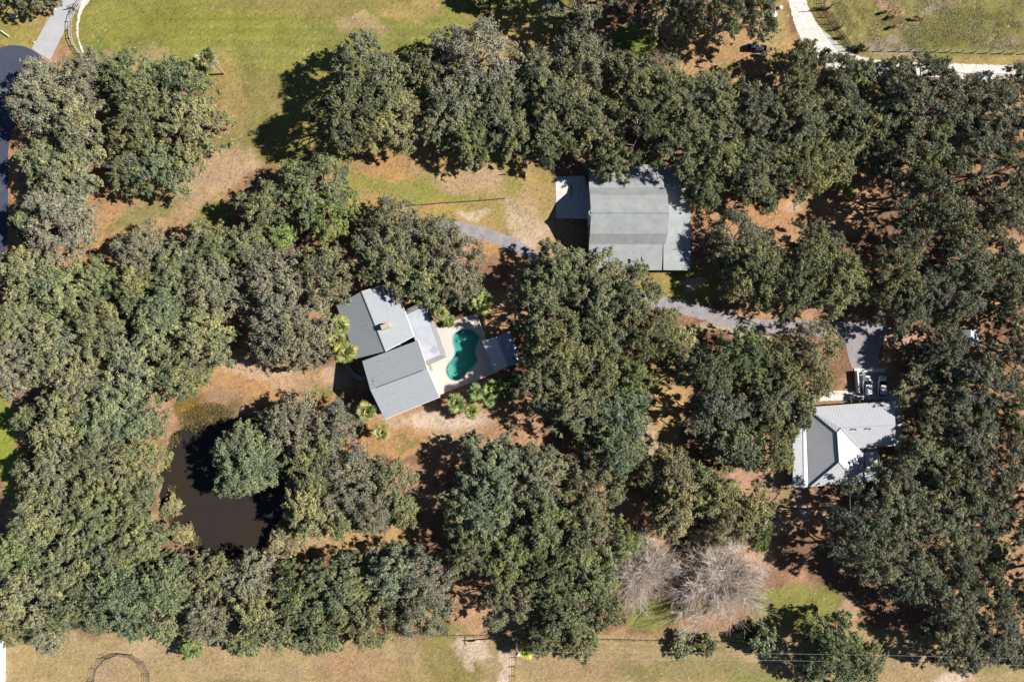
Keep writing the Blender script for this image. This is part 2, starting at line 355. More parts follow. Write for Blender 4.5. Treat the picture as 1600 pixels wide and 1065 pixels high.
    L.new(mx.outputs[2], b.inputs['Base Color']); b.inputs['Roughness'].default_value = .95; b.inputs['Specular IOR Level'].default_value = .1
    bp = N.new("ShaderNodeBump"); bp.inputs['Strength'].default_value = .6; bp.inputs['Distance'].default_value = .12; L.new(n1.outputs[0], bp.inputs['Height']); L.new(bp.outputs[0], b.inputs['Normal'])
    col4 = np.concatenate([np.clip(C,0,.9), np.ones(C.shape[:2]+(1,))], -1).reshape(-1,4)
    me = np_mesh('ground', V, q, [m], {'soil': ('POINT','FLOAT_COLOR',col4)})
    me.polygons.foreach_set('use_smooth', [True]*len(me.polygons))
    o = bpy.data.objects.new('ground', me); COL.objects.link(o); tag(o, kind='structure', label='grass, leaf litter and sandy soil of the whole property'); return o
build_ground()

# ------------------------------------------------------------------ roads, drives, water
def catmull(pts, n=10):
    out = []; p = [np.array(q, float) for q in pts]; p = [2*p[0]-p[1]]+p+[2*p[-1]-p[-2]]
    for i in range(1, len(p)-2):
        for k in range(n):
            t = k/n; a, b, c, d = p[i-1:i+3]
            out.append(.5*((2*b)+(-a+c)*t+(2*a-5*b+4*c-d)*t*t+(-a+3*b-3*c+d)*t**3))
    out.append(p[-2]); return out
def ribbon(name, pts, z, material, label, jit=.1, kind='structure', th=.05, n=10):
    """pts: (px, py, width px)"""
    c = catmull(pts, n); mb = MB(); L_, R_ = [], []
    for i, q in enumerate(c):
        a = c[max(i-1,0)][:2]; b = c[min(i+1,len(c)-1)][:2]; d = (b-a)/np.linalg.norm(b-a); nrm = np.array([-d[1], d[0]])
        h = q[2]/2
        l = q[:2]+nrm*(h+random.uniform(-jit,jit)/S); r = q[:2]-nrm*(h+random.uniform(-jit,jit)/S)
        L_.append(P(*l)[:2]); R_.append(P(*r)[:2])
    for i in range(len(c)-1):
        mb.add([(*L_[i],z),(*R_[i],z),(*R_[i+1],z),(*L_[i+1],z)], [(0,1,2,3)])
    # skirts make the edge a real small step
    for side, s in ((L_,1),(R_,-1)):
        for i in range(len(c)-1):
            f = [(*side[i],z),(*side[i+1],z),(*side[i+1],z-th),(*side[i],z-th)]; mb.add(f, [(0,1,2,3)])
    me = mb.build(name, material); bm_up(me)
    return tag(me, label, kind=kind)
def bm_up(o):
    import bmesh
    bm = bmesh.new(); bm.from_mesh(o.data); bmesh.ops.remove_doubles(bm, verts=bm.verts, dist=.0005); bmesh.ops.recalc_face_normals(bm, faces=bm.faces)
    up = sum(f.normal.z*f.calc_area() for f in bm.faces)
    if up < 0: bmesh.ops.reverse_faces(bm, faces=bm.faces)
    bm.to_mesh(o.data); bm.free()
def fpoly(name, pts, z0, z1, material, label=None, parent=None, kind=None, jit=0):
    w = [P(*p)[:2] for p in pts]
    if jit: w = [(x+random.uniform(-jit,jit), y+random.uniform(-jit,jit)) for x, y in w]
    a = sum(w[i][0]*w[(i+1)%len(w)][1]-w[(i+1)%len(w)][0]*w[i][1] for i in range(len(w)))
    if a < 0: w = w[::-1]
    mb = MB(); mb.slab(w, z0, z1); o = mb.build(name, material, parent)
    return tag(o, label, kind=kind)

# cul-de-sac with its road, one sheet
pts = []
for k in range(0, 61):
    a = math.radians(-62+270*k/60) ; pts.append((22+59*math.cos(a), 131-60*math.sin(a)))
road = [(x, y) for x, y in pts if not (y > 178 and x < 20)]
road += [(-45,190),(-45,460),(-6,460),(4,430),(11,370),(13,300),(13,235),(17,210),(26,193)]
fpoly('road', road, -.05, .03, M['asphalt'], 'dark asphalt cul-de-sac and the road leading down from it', kind='structure')
fpoly('driveway', [(50,76),(58,82),(68,88),(78,94),(104,42),(128,3),(150,-40),(128,-60),(92,6),(70,40)], -.05, .045, M['pale_concrete'], 'pale concrete driveway running up from the cul-de-sac', kind='structure')
ribbon('path', [(150,-34,14),(136,-4,13),(127,14,6),(121.5,38,3),(122,60,2.5),(131,86,2.5)], .055, M['limestone'], 'white gravel verge beside the concrete driveway', .12)
ribbon('road', [(1236,-40,24),(1245,0,26),(1262,45,33),(1290,78,42),(1318,98,38),(1370,106,24),(1430,109,22),(1500,112,24),(1600,115,24),(1700,118,24)], .02, M['limestone'], 'white crushed limestone road curving round the paddock', .13, n=30)
ribbon('road_verge', [(1440,113,1.6),(1500,114.5,2.2),(1560,116,1.6),(1650,117,2)], .026, M['rut'], 'tan grassy strip between the wheel tracks of the limestone road', .1, th=.004, n=14)
ribbon('driveway', [(560,398,14),(600,385,16),(650,366,18),(700,354,19),(735,360,20),(765,368,20),(795,379,20),(825,395,19),(850,412,18),(900,436,18),(960,456,18),(1010,468,19),(1062,480,21),(1100,489,22),(1140,501,22),(1180,509,22),(1220,511,23),(1270,513,24),(1330,516,26)], .022, M['old_asphalt'], 'old asphalt driveway winding past the barn', .12, n=12)
fpoly('driveway', [(1318,506),(1350,503),(1384,506),(1392,514),(1384,524),(1376,540),(1372,560),(1376,578),(1334,580),(1326,558),(1320,532)], -.03, .03, M['old_asphalt'], 'asphalt apron leading down to the white metal roofed house', kind='structure', jit=.15)
fpoly('path', [(868,276),(913,275),(921,300),(921,342),(869,341)], -.03, .06, M['concrete'], 'concrete slab on the west side of the barn', kind='structure')

def water_mat():
    m, t, b = new_mat('pond water'); N, L = t.nodes, t.links
    tc = N.new("ShaderNodeTexCoord"); n = N.new("ShaderNodeTexNoise"); n.inputs['Scale'].default_value = .12; n.inputs['Detail'].default_value = 5; L.new(tc.outputs['Object'], n.inputs['Vector'])
    cr = N.new("ShaderNodeValToRGB"); e = cr.color_ramp.elements; e[0].position = .35; e[0].color = (.038,.028,.016,1); e[1].position = .6; e[1].color = (.031,.026,.026,1)
    L.new(n.outputs[0], cr.inputs[0]); L.new(cr.outputs[0], b.inputs['Base Color']); b.inputs['Roughness'].default_value = .12; b.inputs['IOR'].default_value = 1.33
    n2 = N.new("ShaderNodeTexNoise"); n2.inputs['Scale'].default_value = 1.5; L.new(tc.outputs['Object'], n2.inputs['Vector'])
    bp = N.new("ShaderNodeBump"); bp.inputs['Strength'].default_value = .04; L.new(n2.outputs[0], bp.inputs['Height']); L.new(bp.outputs[0], b.inputs['Normal'])
    return m
def smooth_closed(w, n=6):
    out = []; k = len(w); w = [np.array(p) for p in w]
    for i in range(k):
        a, b, c, d = w[i-1], w[i], w[(i+1)%k], w[(i+2)%k]
        for j in range(n):
            t = j/n; out.append(tuple(.5*((2*b)+(-a+c)*t+(2*a-5*b+4*c-d)*t*t+(-a+3*b-3*c+d)*t**3)))
    return out
mb = MB(); w = smooth_closed(POND, 5)
cx_ = sum(p[0] for p in w)/len(w); cy_ = sum(p[1] for p in w)/len(w)
w = [(cx_+(x-cx_)*1.02, cy_+(y-cy_)*1.02) for x, y in w]
a_ = sum(w[i][0]*w[(i+1)%len(w)][1]-w[(i+1)%len(w)][0]*w[i][1] for i in range(len(w)))
if a_ < 0: w = w[::-1]
mb.add([(x,y,-.42) for x, y in w], [tuple(range(len(w)))])
tag(mb.build('water', water_mat()), 'dark brown water of the pond', kind='structure')

# ------------------------------------------------------------------ buildings
def settle(root):
    """mesh parts were drawn in world coordinates: bring them into the root's frame"""
    bpy.context.view_layer.update()
    inv = root.matrix_basis.inverted()
    for c in [o for o in bpy.data.objects if o.parent == root]:
        c.data.transform(inv) if c.type == 'MESH' else None
        for g in [o for o in bpy.data.objects if o.parent == c]: g.data.transform(inv)
def ccw(p):
    a = sum(p[i][0]*p[(i+1)%len(p)][1]-p[(i+1)%len(p)][0]*p[i][1] for i in range(len(p)))
    return list(p) if a > 0 else list(reversed(p))
def roof_sheet(mb, pts, t=.14):
    mb.sheet(ccw([P(*p) for p in pts]), t)
def inset(pts, d):
    c = np.mean(np.array(pts), 0); out = []
    for p in pts:
        v = np.array(p)-c; l = np.linalg.norm(v); out.append(tuple(c+v*(1-d*1.41/l)))
    return out
def window(root, a, b, t, z, w=1.2, h=1.1, out=.06, door=False):
    """window or door part on the wall running from a to b (xy, ccw), at fraction t"""
    a = np.array(a[:2]); b = np.array(b[:2]); d = (b-a)/np.linalg.norm(b-a); n = np.array([d[1], -d[0]]); p = a+(b-a)*t+n*out; rz = math.atan2(d[1], d[0])
    f = MB()
    for s in (-1, 1):
        f.box(p[0]+d[0]*s*w/2, p[1]+d[1]*s*w/2, z+h/2, .1, .1, h+.1, rz)
        f.box(p[0], p[1], z+h/2+s*h/2, w-.1, .1, .1, rz)
    if door: f.box(p[0], p[1], z+h/2, w-.1, .06, h-.1, rz)
    fr = f.build('door' if door else 'window', M['white'], root)
    g = MB()
    if door: g.box(p[0]+d[0]*w*.3+n[0]*.08, p[1]+d[1]*w*.3+n[1]*.08, z+1, .12, .06, .05, rz); g.build('handle', M['dark_metal'], fr)
    else: g.box(p[0]-n[0]*.02, p[1]-n[1]*.02, z+h/2, w-.1, .03, h-.1, rz); g.build('pane', M['glass'], fr)

# main house: low wing A (ridge 6 m), tall wing B (ridge 8.5 m), flat roofed porch C
house = empty('house', P(605,560), 0, 'grey shingled two gable house with a tan chimney and flat porch roof beside the pool', 'house')
A_NW, A_SW, A_NE, A_SE = (525.4,476.5,3.4),(556,560,3.4),(616,440,3.4),(646.5,525,3.4); A_RN, A_RS = (564.5,455.5,6.0),(602,548.5,6.0)
B_NW, B_NE, B_SW, B_SE = (566,564,6.0),(653,531.4,6.0),(601.3,654.6,6.0),(687,620,6.0); B_RW, B_RE = (578.7,608.8,8.5),(667.5,575.8,8.5)
mb = MB(); roof_sheet(mb, [A_NW,A_SW,A_RS,A_RN]); roof_sheet(mb, [A_RN,A_RS,A_SE,A_NE])
roofA = mb.build('roof', M['shingle'], house)
mb = MB(); roof_sheet(mb, [B_NW,B_NE,B_RE,B_RW]); roof_sheet(mb, [B_RW,B_RE,B_SE,B_SW])
roofB = mb.build('roof', M['shingle'], house)
def ridge(name, p, q, parent, m, r=.11, z=.04, t0=0, t1=1):
    a = Vector(P(*p)); b = Vector(P(*q)); mb = MB(); a2 = a.lerp(b, t0); b2 = a.lerp(b, t1)
    mb.tube([a2+Vector((0,0,z)), b2+Vector((0,0,z))], [r,r], 6); return mb.build(name, m, parent)
ridge('ridge_cap', A_RN, A_RS, roofA, M['cap'], .10)
ridge('ridge_vent', B_RW, B_RE, roofB, M['cap'], .09, .03, .10, .93)
def fascia(parent, pts, z, h=.22, m='white'):
    mb = MB()
    for p, q in zip(pts[:-1], pts[1:]):
        a = Vector(P(*p)); b = Vector(P(*q)); mb.tube([a+Vector((0,0,-.12)), b+Vector((0,0,-.12))], [.09,.09], 4)
    return mb.build('fascia', M[m], parent)
fascia(roofA, [A_RN,A_NE,A_SE,A_RS], 3.4); fascia(roofB, [B_RE,B_NE], 6); fascia(roofB, [B_RW,B_SW,B_SE,B_RE], 6)
# chimney through the east slope near the ridge of wing A
cx, cy, _ = P(601.5,509.5,7.4); ang = math.atan2(33,87)
mb = MB(); mb.box(cx, cy, 5.9, 1.9, 1.05, 3.0, ang); ch = mb.build('chimney', M['chimney'], roofA)
mb = MB(); mb.box(cx, cy, 7.46, 2.1, 1.25, .12, ang); mb.box(cx-.4*math.cos(ang), cy-.4*math.sin(ang), 7.6, .5, .5, .2, ang); mb.build('chimney_cap', M['chimney'], ch)
for (x, y) in ((591,595.5),(583.5,594.5),(646,577.8),(660.5,587),(633,590.5)):
    z = 7.6; v = P(x, y, z); mb = MB(); mb.lathe(v[0], v[1], [(.10,z-1.0),(.10,z+.25),(.16,z+.26),(.16,z+.34),(0,z+.36)], 8); mb.build('vent_pipe', M['dark_metal'], roofB)
def walls(mb, corners, z1, ridge_pts=None, d=.6, z0=-.1):
    w = inset([P(x,y,z1)[:2] for x,y,*_ in corners], d); w = ccw(w)
    mb.slab(w, z0, z1-.05); return w
mb = MB(); wA = walls(mb, [A_NW,A_SW,A_SE,A_NE], 3.3); wB = walls(mb, [B_NW,B_SW,B_SE,B_NE], 5.9)
def gable(mb, e1, e2, r, d=.55):
    a, b, c = Vector(P(*e1)), Vector(P(*e2)), Vector(P(*r)); mid = (a+b)/2; c0 = c
    # pull in from the overhang
    return a, b, c0
def gable_wall(mb, e1, e2, r, other, d=.55):
    a, b, c = Vector(P(*e1)), Vector(P(*e2)), Vector(P(*r)); o = Vector(P(*other)); n = (o-c); n.z = 0; n.normalize()
    a2 = a.lerp(b,.05)+n*d; b2 = b.lerp(a,.05)+n*d; c2 = c+n*d-Vector((0,0,.22)); a2.z -= .12; b2.z -= .12
    t = n*.12; mb.add([a2,b2,c2,a2+t,b2+t,c2+t], [(0,1,2),(5,4,3),(0,3,4,1),(1,4,5,2),(2,5,3,0)])
gable_wall(mb, A_NW, A_NE, A_RN, A_RS); gable_wall(mb, A_SW, A_SE, A_RS, A_RN); gable_wall(mb, B_NW, B_SW, B_RW, B_RE); gable_wall(mb, B_NE, B_SE, B_RE, B_RW)
mb.build('wall', M['cream_wall'], house)
for k in range(4):
    a, b = wB[k], wB[(k+1)%4]
    for t in (.25, .72): window(house, a, b, t, 3.8); window(house, a, b, t, 1.0)
for k in range(4):
    a, b = wA[k], wA[(k+1)%4]
    window(house, a, b, .25, 1.0); window(house, a, b, .55, 0.05, 1.0, 2.1, door=True) if k in (1,3) else window(house, a, b, .7, 1.0)
# porch C with shingled mansard edge
outer = [(630,486),(666,467.5),(698,557.5),(664,573)]; inner = [(634.5,492),(663.5,478.5),(689.5,554),(661,565)]
mb = MB()
for k in range(4):
    o1, o2, i1, i2 = outer[k], outer[(k+1)%4], inner[k], inner[(k+1)%4]
    roof_sheet(mb, [(*o1,2.75),(*o2,2.75),(*i2,3.3),(*i1,3.3)])
mb.build('mansard', M['shingle_old'], house)
mb = MB(); roof_sheet(mb, [(*p,3.26) for p in inner], .1); mb.build('porch_roof', M['flat_roof'], house)
for x, y in ((633,488),(664,471),(694,556)):
    mb = MB(); v = P(x, y, 2.7); mb.box(v[0], v[1], 1.35, .18, .18, 2.7, ang); mb.build('porch_post', M['white'], house)
settle(house)

# brick steps and curved low walls by the house
mb = MB(); v = P(638,471); mb.box(v[0], v[1], .12, 2.4, 1.1, .3, ang); mb.box(v[0]+.25, v[1]+.7, .24, 2.4, .5, .5, ang); tag(mb.build('brick_steps', M['brick']), 'red brick steps at the north end of the porch roof', 'steps')
def lowwall(name, pts, h, w, m, label, cat):
    c = catmull(pts, 6); mb = MB()
    for i in range(len(c)-1):
        a = Vector(P(*c[i][:2])); b = Vector(P(*c[i+1][:2])); d = b-a; mid = (a+b)/2; mb.box(mid.x, mid.y, h/2, d.length+.02*(i%2), w, h-.001*(i%3), math.atan2(d.y, d.x))
    return tag(mb.build(name, M[m]), label, cat)
lowwall('garden_wall', [(627,440),(631,447),(634,456),(637,464),(640,470)], 1.6, .22, 'white', 'thin white garden wall running north from the brick steps', 'wall')
lowwall('planter_wall', [(543,570),(548,579),(555,586),(564,591),(572,592)], .7, 1.1, 'grey_concrete', 'curved concrete wall in the shade west of the house', 'wall')

# pool and deck
droot = empty('swimming_pool', P(724,552), 0, 'kidney shaped teal swimming pool set in a cream deck', 'swimming pool')
dk = W([(680,512.5),(744,489),(779,580.5),(686,617),(672,592),(658,560)]); hole = smooth_closed(POOLW, 4)
def with_hole(outer, inner, z, name, material, parent=None):
    o = [Vector((x,y,0)) for x, y in ccw(outer)]; i = [Vector((x,y,0)) for x, y in ccw(inner)]
    tris = tessellate_polygon([o, i]); vs = [(p.x,p.y,z) for p in o+i]; mb = MB(); fs = []
    for t in tris:
        a, b, c = (vs[k] for k in t); s = (b[0]-a[0])*(c[1]-a[1])-(c[0]-a[0])*(b[1]-a[1]); fs.append(t if s > 0 else t[::-1])
    mb.add(vs, fs); n = len(o)
    low = [(p.x,p.y,-.2) for p in o]; mb.add(vs[:n]+low, [(k,k+n,(k+1)%n+n,(k+1)%n) for k in range(n)])
    return mb.build(name, material, parent)
tag(with_hole(dk, hole, .15, 'pool_deck', M['deck']), 'cream concrete deck round the swimming pool', kind='structure')
def grow(w, d):
    w = ccw(w); n = len(w); out = []
    for i in range(n):
        a = np.array(w[i-1]); b = np.array(w[(i+1)%n]); t = (b-a)/np.linalg.norm(b-a); out.append(tuple(np.array(w[i])+d*np.array([t[1],-t[0]])))
    return out
M['plaster'] = mat('teal pool plaster', (.15,.36,.30), .8, .12, .5)
M['step'] = mat('pale pool step', (.34,.46,.36), .8, .1, 1)
M['coping'] = mat('pool coping', alb((205,195,180)), .8, .1, 2)
hc = ccw(hole); n = len(hc); mb = MB(); mb.add([(x,y,.14) for x, y in hc]+[(x,y,-1.6) for x, y in grow(hole,-.25)], [(k,(k+1)%n,(k+1)%n+n,k+n) for k in range(n)]); mb.add([(x,y,-1.6) for x, y in grow(hole,-.25)], [tuple(range(n))]); mb.build('basin', M['plaster'], droot)
mb = MB(); g = grow(hole, .22); mb.add([(x,y,.17) for x, y in hc]+[(x,y,.17) for x, y in g]+[(x,y,.10) for x, y in hc]+[(x,y,.14) for x, y in g], [(k,k+n,(k+1)%n+n,(k+1)%n) for k in range(n)]+[(k,(k+1)%n,(k+1)%n+2*n,k+2*n) for k in range(n)]+[(k+n,k+3*n,(k+1)%n+3*n,(k+1)%n+n) for k in range(n)]); mb.build('coping', M['coping'], droot)
def pool_water():
    m, t, b = new_mat('pool water'); N, L = t.nodes, t.links
    tr = N.new("ShaderNodeBsdfTransparent"); tr.inputs[0].default_value = (.60,.90,.92,1); gl = N.new("ShaderNodeBsdfGlossy"); gl.inputs['Roughness'].default_value = .02
    ms = N.new("ShaderNodeMixShader")
    n2 = N.new("ShaderNodeTexNoise"); n2.inputs['Scale'].default_value = 3; bp = N.new("ShaderNodeBump"); bp.inputs['Strength'].default_value = .08
    L.new(n2.outputs[0], bp.inputs['Height']); L.new(bp.outputs[0], gl.inputs['Normal'])
    ms.inputs[0].default_value = .05; L.new(tr.outputs[0], ms.inputs[1]); L.new(gl.outputs[0], ms.inputs[2]); L.new(ms.outputs[0], N["Material Output"].inputs[0]); return m
mb = MB(); mb.add([(x,y,0.0) for x, y in hc], [tuple(range(n))]); mb.build('pool_water', pool_water(), droot)
mb = MB(); mb.slab(ccw(W([(701.5,588),(698,577),(702,568),(707,575),(706,585)])), -1.59, -.35); mb.build('step', M['step'], droot)
mb = MB()
for x, y in ((740,518),(743,520.5)): p = P(x, y); mb.tube([(p[0],p[1],-.6),(p[0],p[1],.75),(p[0]+.25,p[1]+.3,.95),(p[0]+.5,p[1]+.6,.75),(p[0]+.5,p[1]+.6,.15)], .03, 6)
mb.build('ladder', M['white'], droot)
settle(droot)
# screen rail on the east edge, mat
mb = MB(); a, b = Vector(P(744,489)), Vector(P(759,527)); mb.tube([a+Vector((0,0,1.05)), b+Vector((0,0,1.05))], .05, 5)
for k in range(6): p = a.lerp(b, k/5); mb.tube([p, p+Vector((0,0,1.05))], .04, 5)
tag(mb.build('railing', M['white']), 'white railing along the east edge of the pool deck', 'railing')
v = P(672.5,574.5,.4); mb = MB(); mb.box(v[0], v[1], .22, .75, 1.6, .12, ang); mb.box(v[0], v[1], .30, .55, 1.35, .06, ang)
for sx in (-.3,.3):
    for sy in (-.6,.6): mb.box(v[0]+sx*math.cos(ang)-sy*math.sin(ang), v[1]+sx*math.sin(ang)+sy*math.cos(ang), .17, .06, .06, .1, ang)
tag(mb.build('deck_bench', M['grey_wood']), 'small dark bench beside the house wall on the pool deck', 'bench')

# pool pavilion
pav = empty('pavilion', P(784,550), 0, 'grey roofed pavilion on the east side of the pool, dappled with tree shade', 'pavilion')
q = [(753.4,532.3,2.8),(796,517,2.8),(815.5,566,2.8),(772,582,2.8)]; r1, r2 = (774,527,3.9), (794,572,3.9)
mb = MB(); roof_sheet(mb, [q[0],q[3],r2,r1]); roof_sheet(mb, [r1,r2,q[2],q[1]]); mb.build('roof', M['flat_roof'], pav)
w = inset([P(*p)[:2] for p in q], .5)
for x, y in w: mb = MB(); mb.box(x, y, 1.35, .22, .22, 2.8, ang); mb.build('post', M['white'], pav)
mb = MB(); mb.slab(ccw(inset([P(*p)[:2] for p in q], .2)), -.1, .13); mb.build('floor_slab', M['grey_concrete'], pav)
settle(pav)

# barn
barn = empty('barn', P(995,345), 0, 'large grey metal barn with a stepped gambrel roof and lean-tos', 'barn')
M['barn_roof'] = ribbed('barn roof metal', alb((176,179,178),.72), 'Y', .9, .04, .16, .6, .95)
M['barn_steep'] = ribbed('barn roof shingle', alb((178,180,178),.74), 'Y', .35, .2, .16, .8, .93)
def gx(p): return (p-800)*S
def gy(p): return (532.5-p)*S
x0, x1, x2, xs = gx(917.5), gx(1034), gx(1074.5), gx(1030)
prof = [(262,2.7),(299,3.85),(313,5.9),(342,7.7),(371,5.9),(385,3.85),(424,2.7)]
def strip(mb, i, xa, xb, t=.12, lift=0):
    (ya, za), (yb, zb) = prof[i], prof[i+1]
    mb.sheet(ccw([(xa,gy(ya),za+lift),(xb,gy(ya),za+lift),(xb,gy(yb),zb+lift),(xa,gy(yb),zb+lift)]), t)
mb = MB()
for i in (1,2,3,4): strip(mb, i, x0, x1)
mb.sheet([(x0-.55,gy(342),7.7),(x0,gy(347.5),7.36),(x0,gy(336.5),7.36)], .1)
main = mb.build('roof', M['barn_steep'], barn)
mb = MB(); strip(mb, 0, x0, x1-.3, lift=.05); mb.build('lean_to_roof', M['barn_roof'], barn)
mb = MB(); strip(mb, 5, x0, xs, lift=.12); mb.build('lean_to_roof', M['barn_roof'], barn)
mb = MB(); mb.sheet([(x1-.28,gy(424),3.05),(x2,gy(424),2.5),(x2,gy(266),2.5),(x1-.28,gy(266),3.05)], .1); 
el = mb.build('lean_to_roof', M['barn_roof'], barn)
mb = MB(); mb.tube([(x0,gy(342),7.74),(x1,gy(342),7.74)], .12, 6); mb.build('ridge_cap', M['barn_roof'], main)
mb = MB(); mb.box((x0+x1)/2, gy(342), 3.8/2, x1-x0-.4, gy(299)-gy(385)-.3, 3.8); 
for xx in (x0+.25, x1-.3):
    pr = [(gy(y)-(0 if 1 else 0), z-.15) for y, z in prof[1:6]]; k = len(pr)
    mb.add([(xx,y,z) for y,z in pr]+[(xx+.1,y,z) for y,z in pr], [tuple(range(k)), tuple(reversed(range(k,2*k)))]+[(i,i+k,(i+1)%k+k,(i+1)%k) for i in range(k)])
mb.box((x0+xs)/2, gy(422), 1.3, .3, .15, 2.6); mb.box(x2-.3, gy(345), 1.2, .12, gy(268)-gy(423), 2.4); mb.box((x0+x1)/2, gy(264), 1.25, x1-x0-.4, .12, 2.5)
mb.build('wall', M['barn_wall'], barn)
for xx in np.linspace(x0+.3, x2-.3, 8): mb = MB(); mb.box(xx, gy(422.5), 1.2, .18, .18, 2.45); mb.build('post', M['grey_wood'], barn)
mb = MB(); mb.box(x0+.18, gy(342), 1.7, .1, 3.6, 3.4); dr = mb.build('door', M['white'], barn); mb = MB(); mb.box(x0+.10, gy(342), 1.3, .08, .1, .4); mb.build('handle', M['dark_metal'], dr)
settle(barn)

# white metal roofed house
wh = empty('house', P(1325,690), 0, 'white metal hip roofed house at the right of the plot', 'house')
M['wm_x'] = ribbed('white metal roof', (.50,.50,.515), 'X', .62, .4, .05, .5, .90); M['wm_y'] = ribbed('white metal roof side', (.50,.50,.515), 'Y', .62, .4, .05, .5, .90)
M['wm_cap'] = mat('white ridge cap', (.42,.43,.44), .5, .1, 2)
NW, SW, SE = (1259,636,3.0), (1264,760,3.0), (1340,755,3.0); RN, RS = (1307,675.5,5.7), (1310,721,5.7); RN2 = (1314,668.5,5.7); RB = (1399,663,5.7); NE = (1398,626,3.0); V = (1343,700,3.0); SEB = (1399,696,3.0)
mb = MB(); roof_sheet(mb, [NW,SW,RS,RN]); mb.build('roof', M['wm_y'], wh)
mb = MB(); roof_sheet(mb, [RN,RS,SE,V]); roof_sheet(mb, [RN,V,RN2]); mb.build('roof', M['wm_y'], wh)
mb = MB(); roof_sheet(mb, [SW,SE,RS]); roof_sheet(mb, [NW,RN,RN2]); roof_sheet(mb, [NW,RN2,RB,NE]); roof_sheet(mb, [RN2,V,SEB,RB]); rf = mb.build('roof', M['wm_x'], wh)
mb = MB()
for p, q in ((NW,RN),(RN,RS),(RS,SW)): a, b = Vector(P(*p)), Vector(P(*q)); mb.tube([a+Vector((0,0,.04)), b+Vector((0,0,.04))], .16, 5)
mb.build('ridge_cap', M['cap'], rf); mb = MB()
for p, q in ((RS,SE),(RN,RN2),(RN2,RB),(RN2,V)): a, b = Vector(P(*p)), Vector(P(*q)); mb.tube([a+Vector((0,0,.03)), b+Vector((0,0,.03))], .12, 5)
mb.build('ridge_cap', M['wm_cap'], rf)
for x, y in ((1335.5,670.5),(1358,669.5)):
    v = P(x, y, 5.7); mb = MB(); mb.lathe(v[0], v[1], [(.13,4.9),(.13,6.0),(.2,6.02),(.2,6.12),(0,6.16)], 10); mb.build('vent_pipe', M['dark_metal'], rf)
mb = MB(); roof_sheet(mb, [(1238.5,637,2.75),(1253.5,637,2.86),(1254.5,761,2.86),(1239,762,2.75)], .1); mb.build('porch_roof', M['wm_y'], wh)
mb = MB(); roof_sheet(mb, [(1255,637,2.93),(1262,637,2.93),(1265,760.5,2.93),(1256,761,2.93)], .1); mb.build('porch_roof', M['white'], wh)
mb = MB(); roof_sheet(mb, [(1343,702.5,2.75),(1374,701,2.7),(1374,751,2.65),(1341,754,2.7)], .1); mb.build('porch_roof', M['flat_roof'], wh)
mb = MB()
for p, q in (((1346,704,2.82),(1373,703,2.77)),((1351,704,2.82),(1350,751,2.74)),((1373,703,2.77),(1373,750,2.72))): mb.tube([P(*p), P(*q)], .1, 4)
mb.build('porch_beam', M['dark_metal'], wh)
mb = MB(); w1 = ccw([P(*p)[:2] for p in ((1263.5,640,3),(1268,756,3),(1337,751,3),(1339,696,3),(1392,691,3),(1392,630,3))]); mb.slab(w1, -.1, 2.9)
a, b, c = Vector(P(1392,691,3)), Vector(P(1392,630,3)), Vector(P(1392,664,5.45)); t = Vector((-.12,0,0)); mb.add([a,b,c,a+t,b+t,c+t], [(0,1,2),(5,4,3),(0,3,4,1),(1,4,5,2),(2,5,3,0)])
mb.build('wall', M['cream_wall'], wh)
for i, t_, d_ in ((0,.5,0),(1,.5,0),(2,.3,0),(3,.3,1),(4,.5,0),(5,.25,0),(5,.5,1),(5,.75,0)):
    window(wh, w1[i%6], w1[(i+1)%6], t_, .05 if d_ else 1.0, 1.0 if d_ else 1.4, 2.1 if d_ else 1.1, door=bool(d_))
for x, y in ((1241,642),(1241,700),(1241,758)): v = P(x, y, 2.7); mb = MB(); mb.box(v[0], v[1], 1.35, .15, .15, 2.7); mb.build('porch_post', M['white'], wh)
for x, y in ((1372,704),(1372,748)): v = P(x, y, 2.6); mb = MB(); mb.box(v[0], v[1], 1.3, .15, .15, 2.6); mb.build('porch_post', M['white'], wh)
settle(wh)
ribbon('path', [(1240,640,12),(1242,630,14),(1252,621,15),(1275,619,15),(1310,618,15),(1350,617,15),(1382,616,15),(1394,619,15),(1401,632,14),(1403,660,13),(1404,702,12)], .06, M['limestone'], 'white path wrapping round the north side of the metal roofed house', .08, n=8)
fpoly('path', [(1334,578),(1382,577),(1384,612),(1336,613)], -.03, .07, M['grey_concrete'], 'grey concrete parking pad above the metal roofed house', kind='structure')
mb = MB(); a, b = P(1335,579), P(1338,612); mb.box((a[0]+b[0])/2, (a[1]+b[1])/2, .75, .25, 5.0, 1.5, .08); tag(mb.build('low_wall', M['white']), 'low pale wall on the left side of the parking pad', 'wall')
mb = MB(); a = P(1358,578); mb.box(a[0], a[1], .13, 7.2, .9, .14); tag(mb.build('kerb', M['concrete']), 'pale concrete kerb along the top of the parking pad', 'kerb')

# small white shed far right
sh = empty('shed', P(1511,526), 0, 'small white roofed shed among dark trees at the right edge', 'shed')
a = [(1505,515,3.0),(1529,515,3.0),(1529,541,3.0),(1505,541,3.0)]; mb = MB()
roof_sheet(mb, [a[0],(1517,515,3.7),(1517,541,3.7),a[3]]); roof_sheet(mb, [(1517,515,3.7),a[1],a[2],(1517,541,3.7)]); mb.build('roof', M['wm_y'], sh)
mb = MB(); w = ccw(inset([P(*p)[:2] for p in a], .25)); mb.slab(w, -.05, 2.95); mb.build('wall', M['white'], sh); window(sh, w[0], w[1], .5, .05, 1.0, 2.0, door=True); settle(sh)

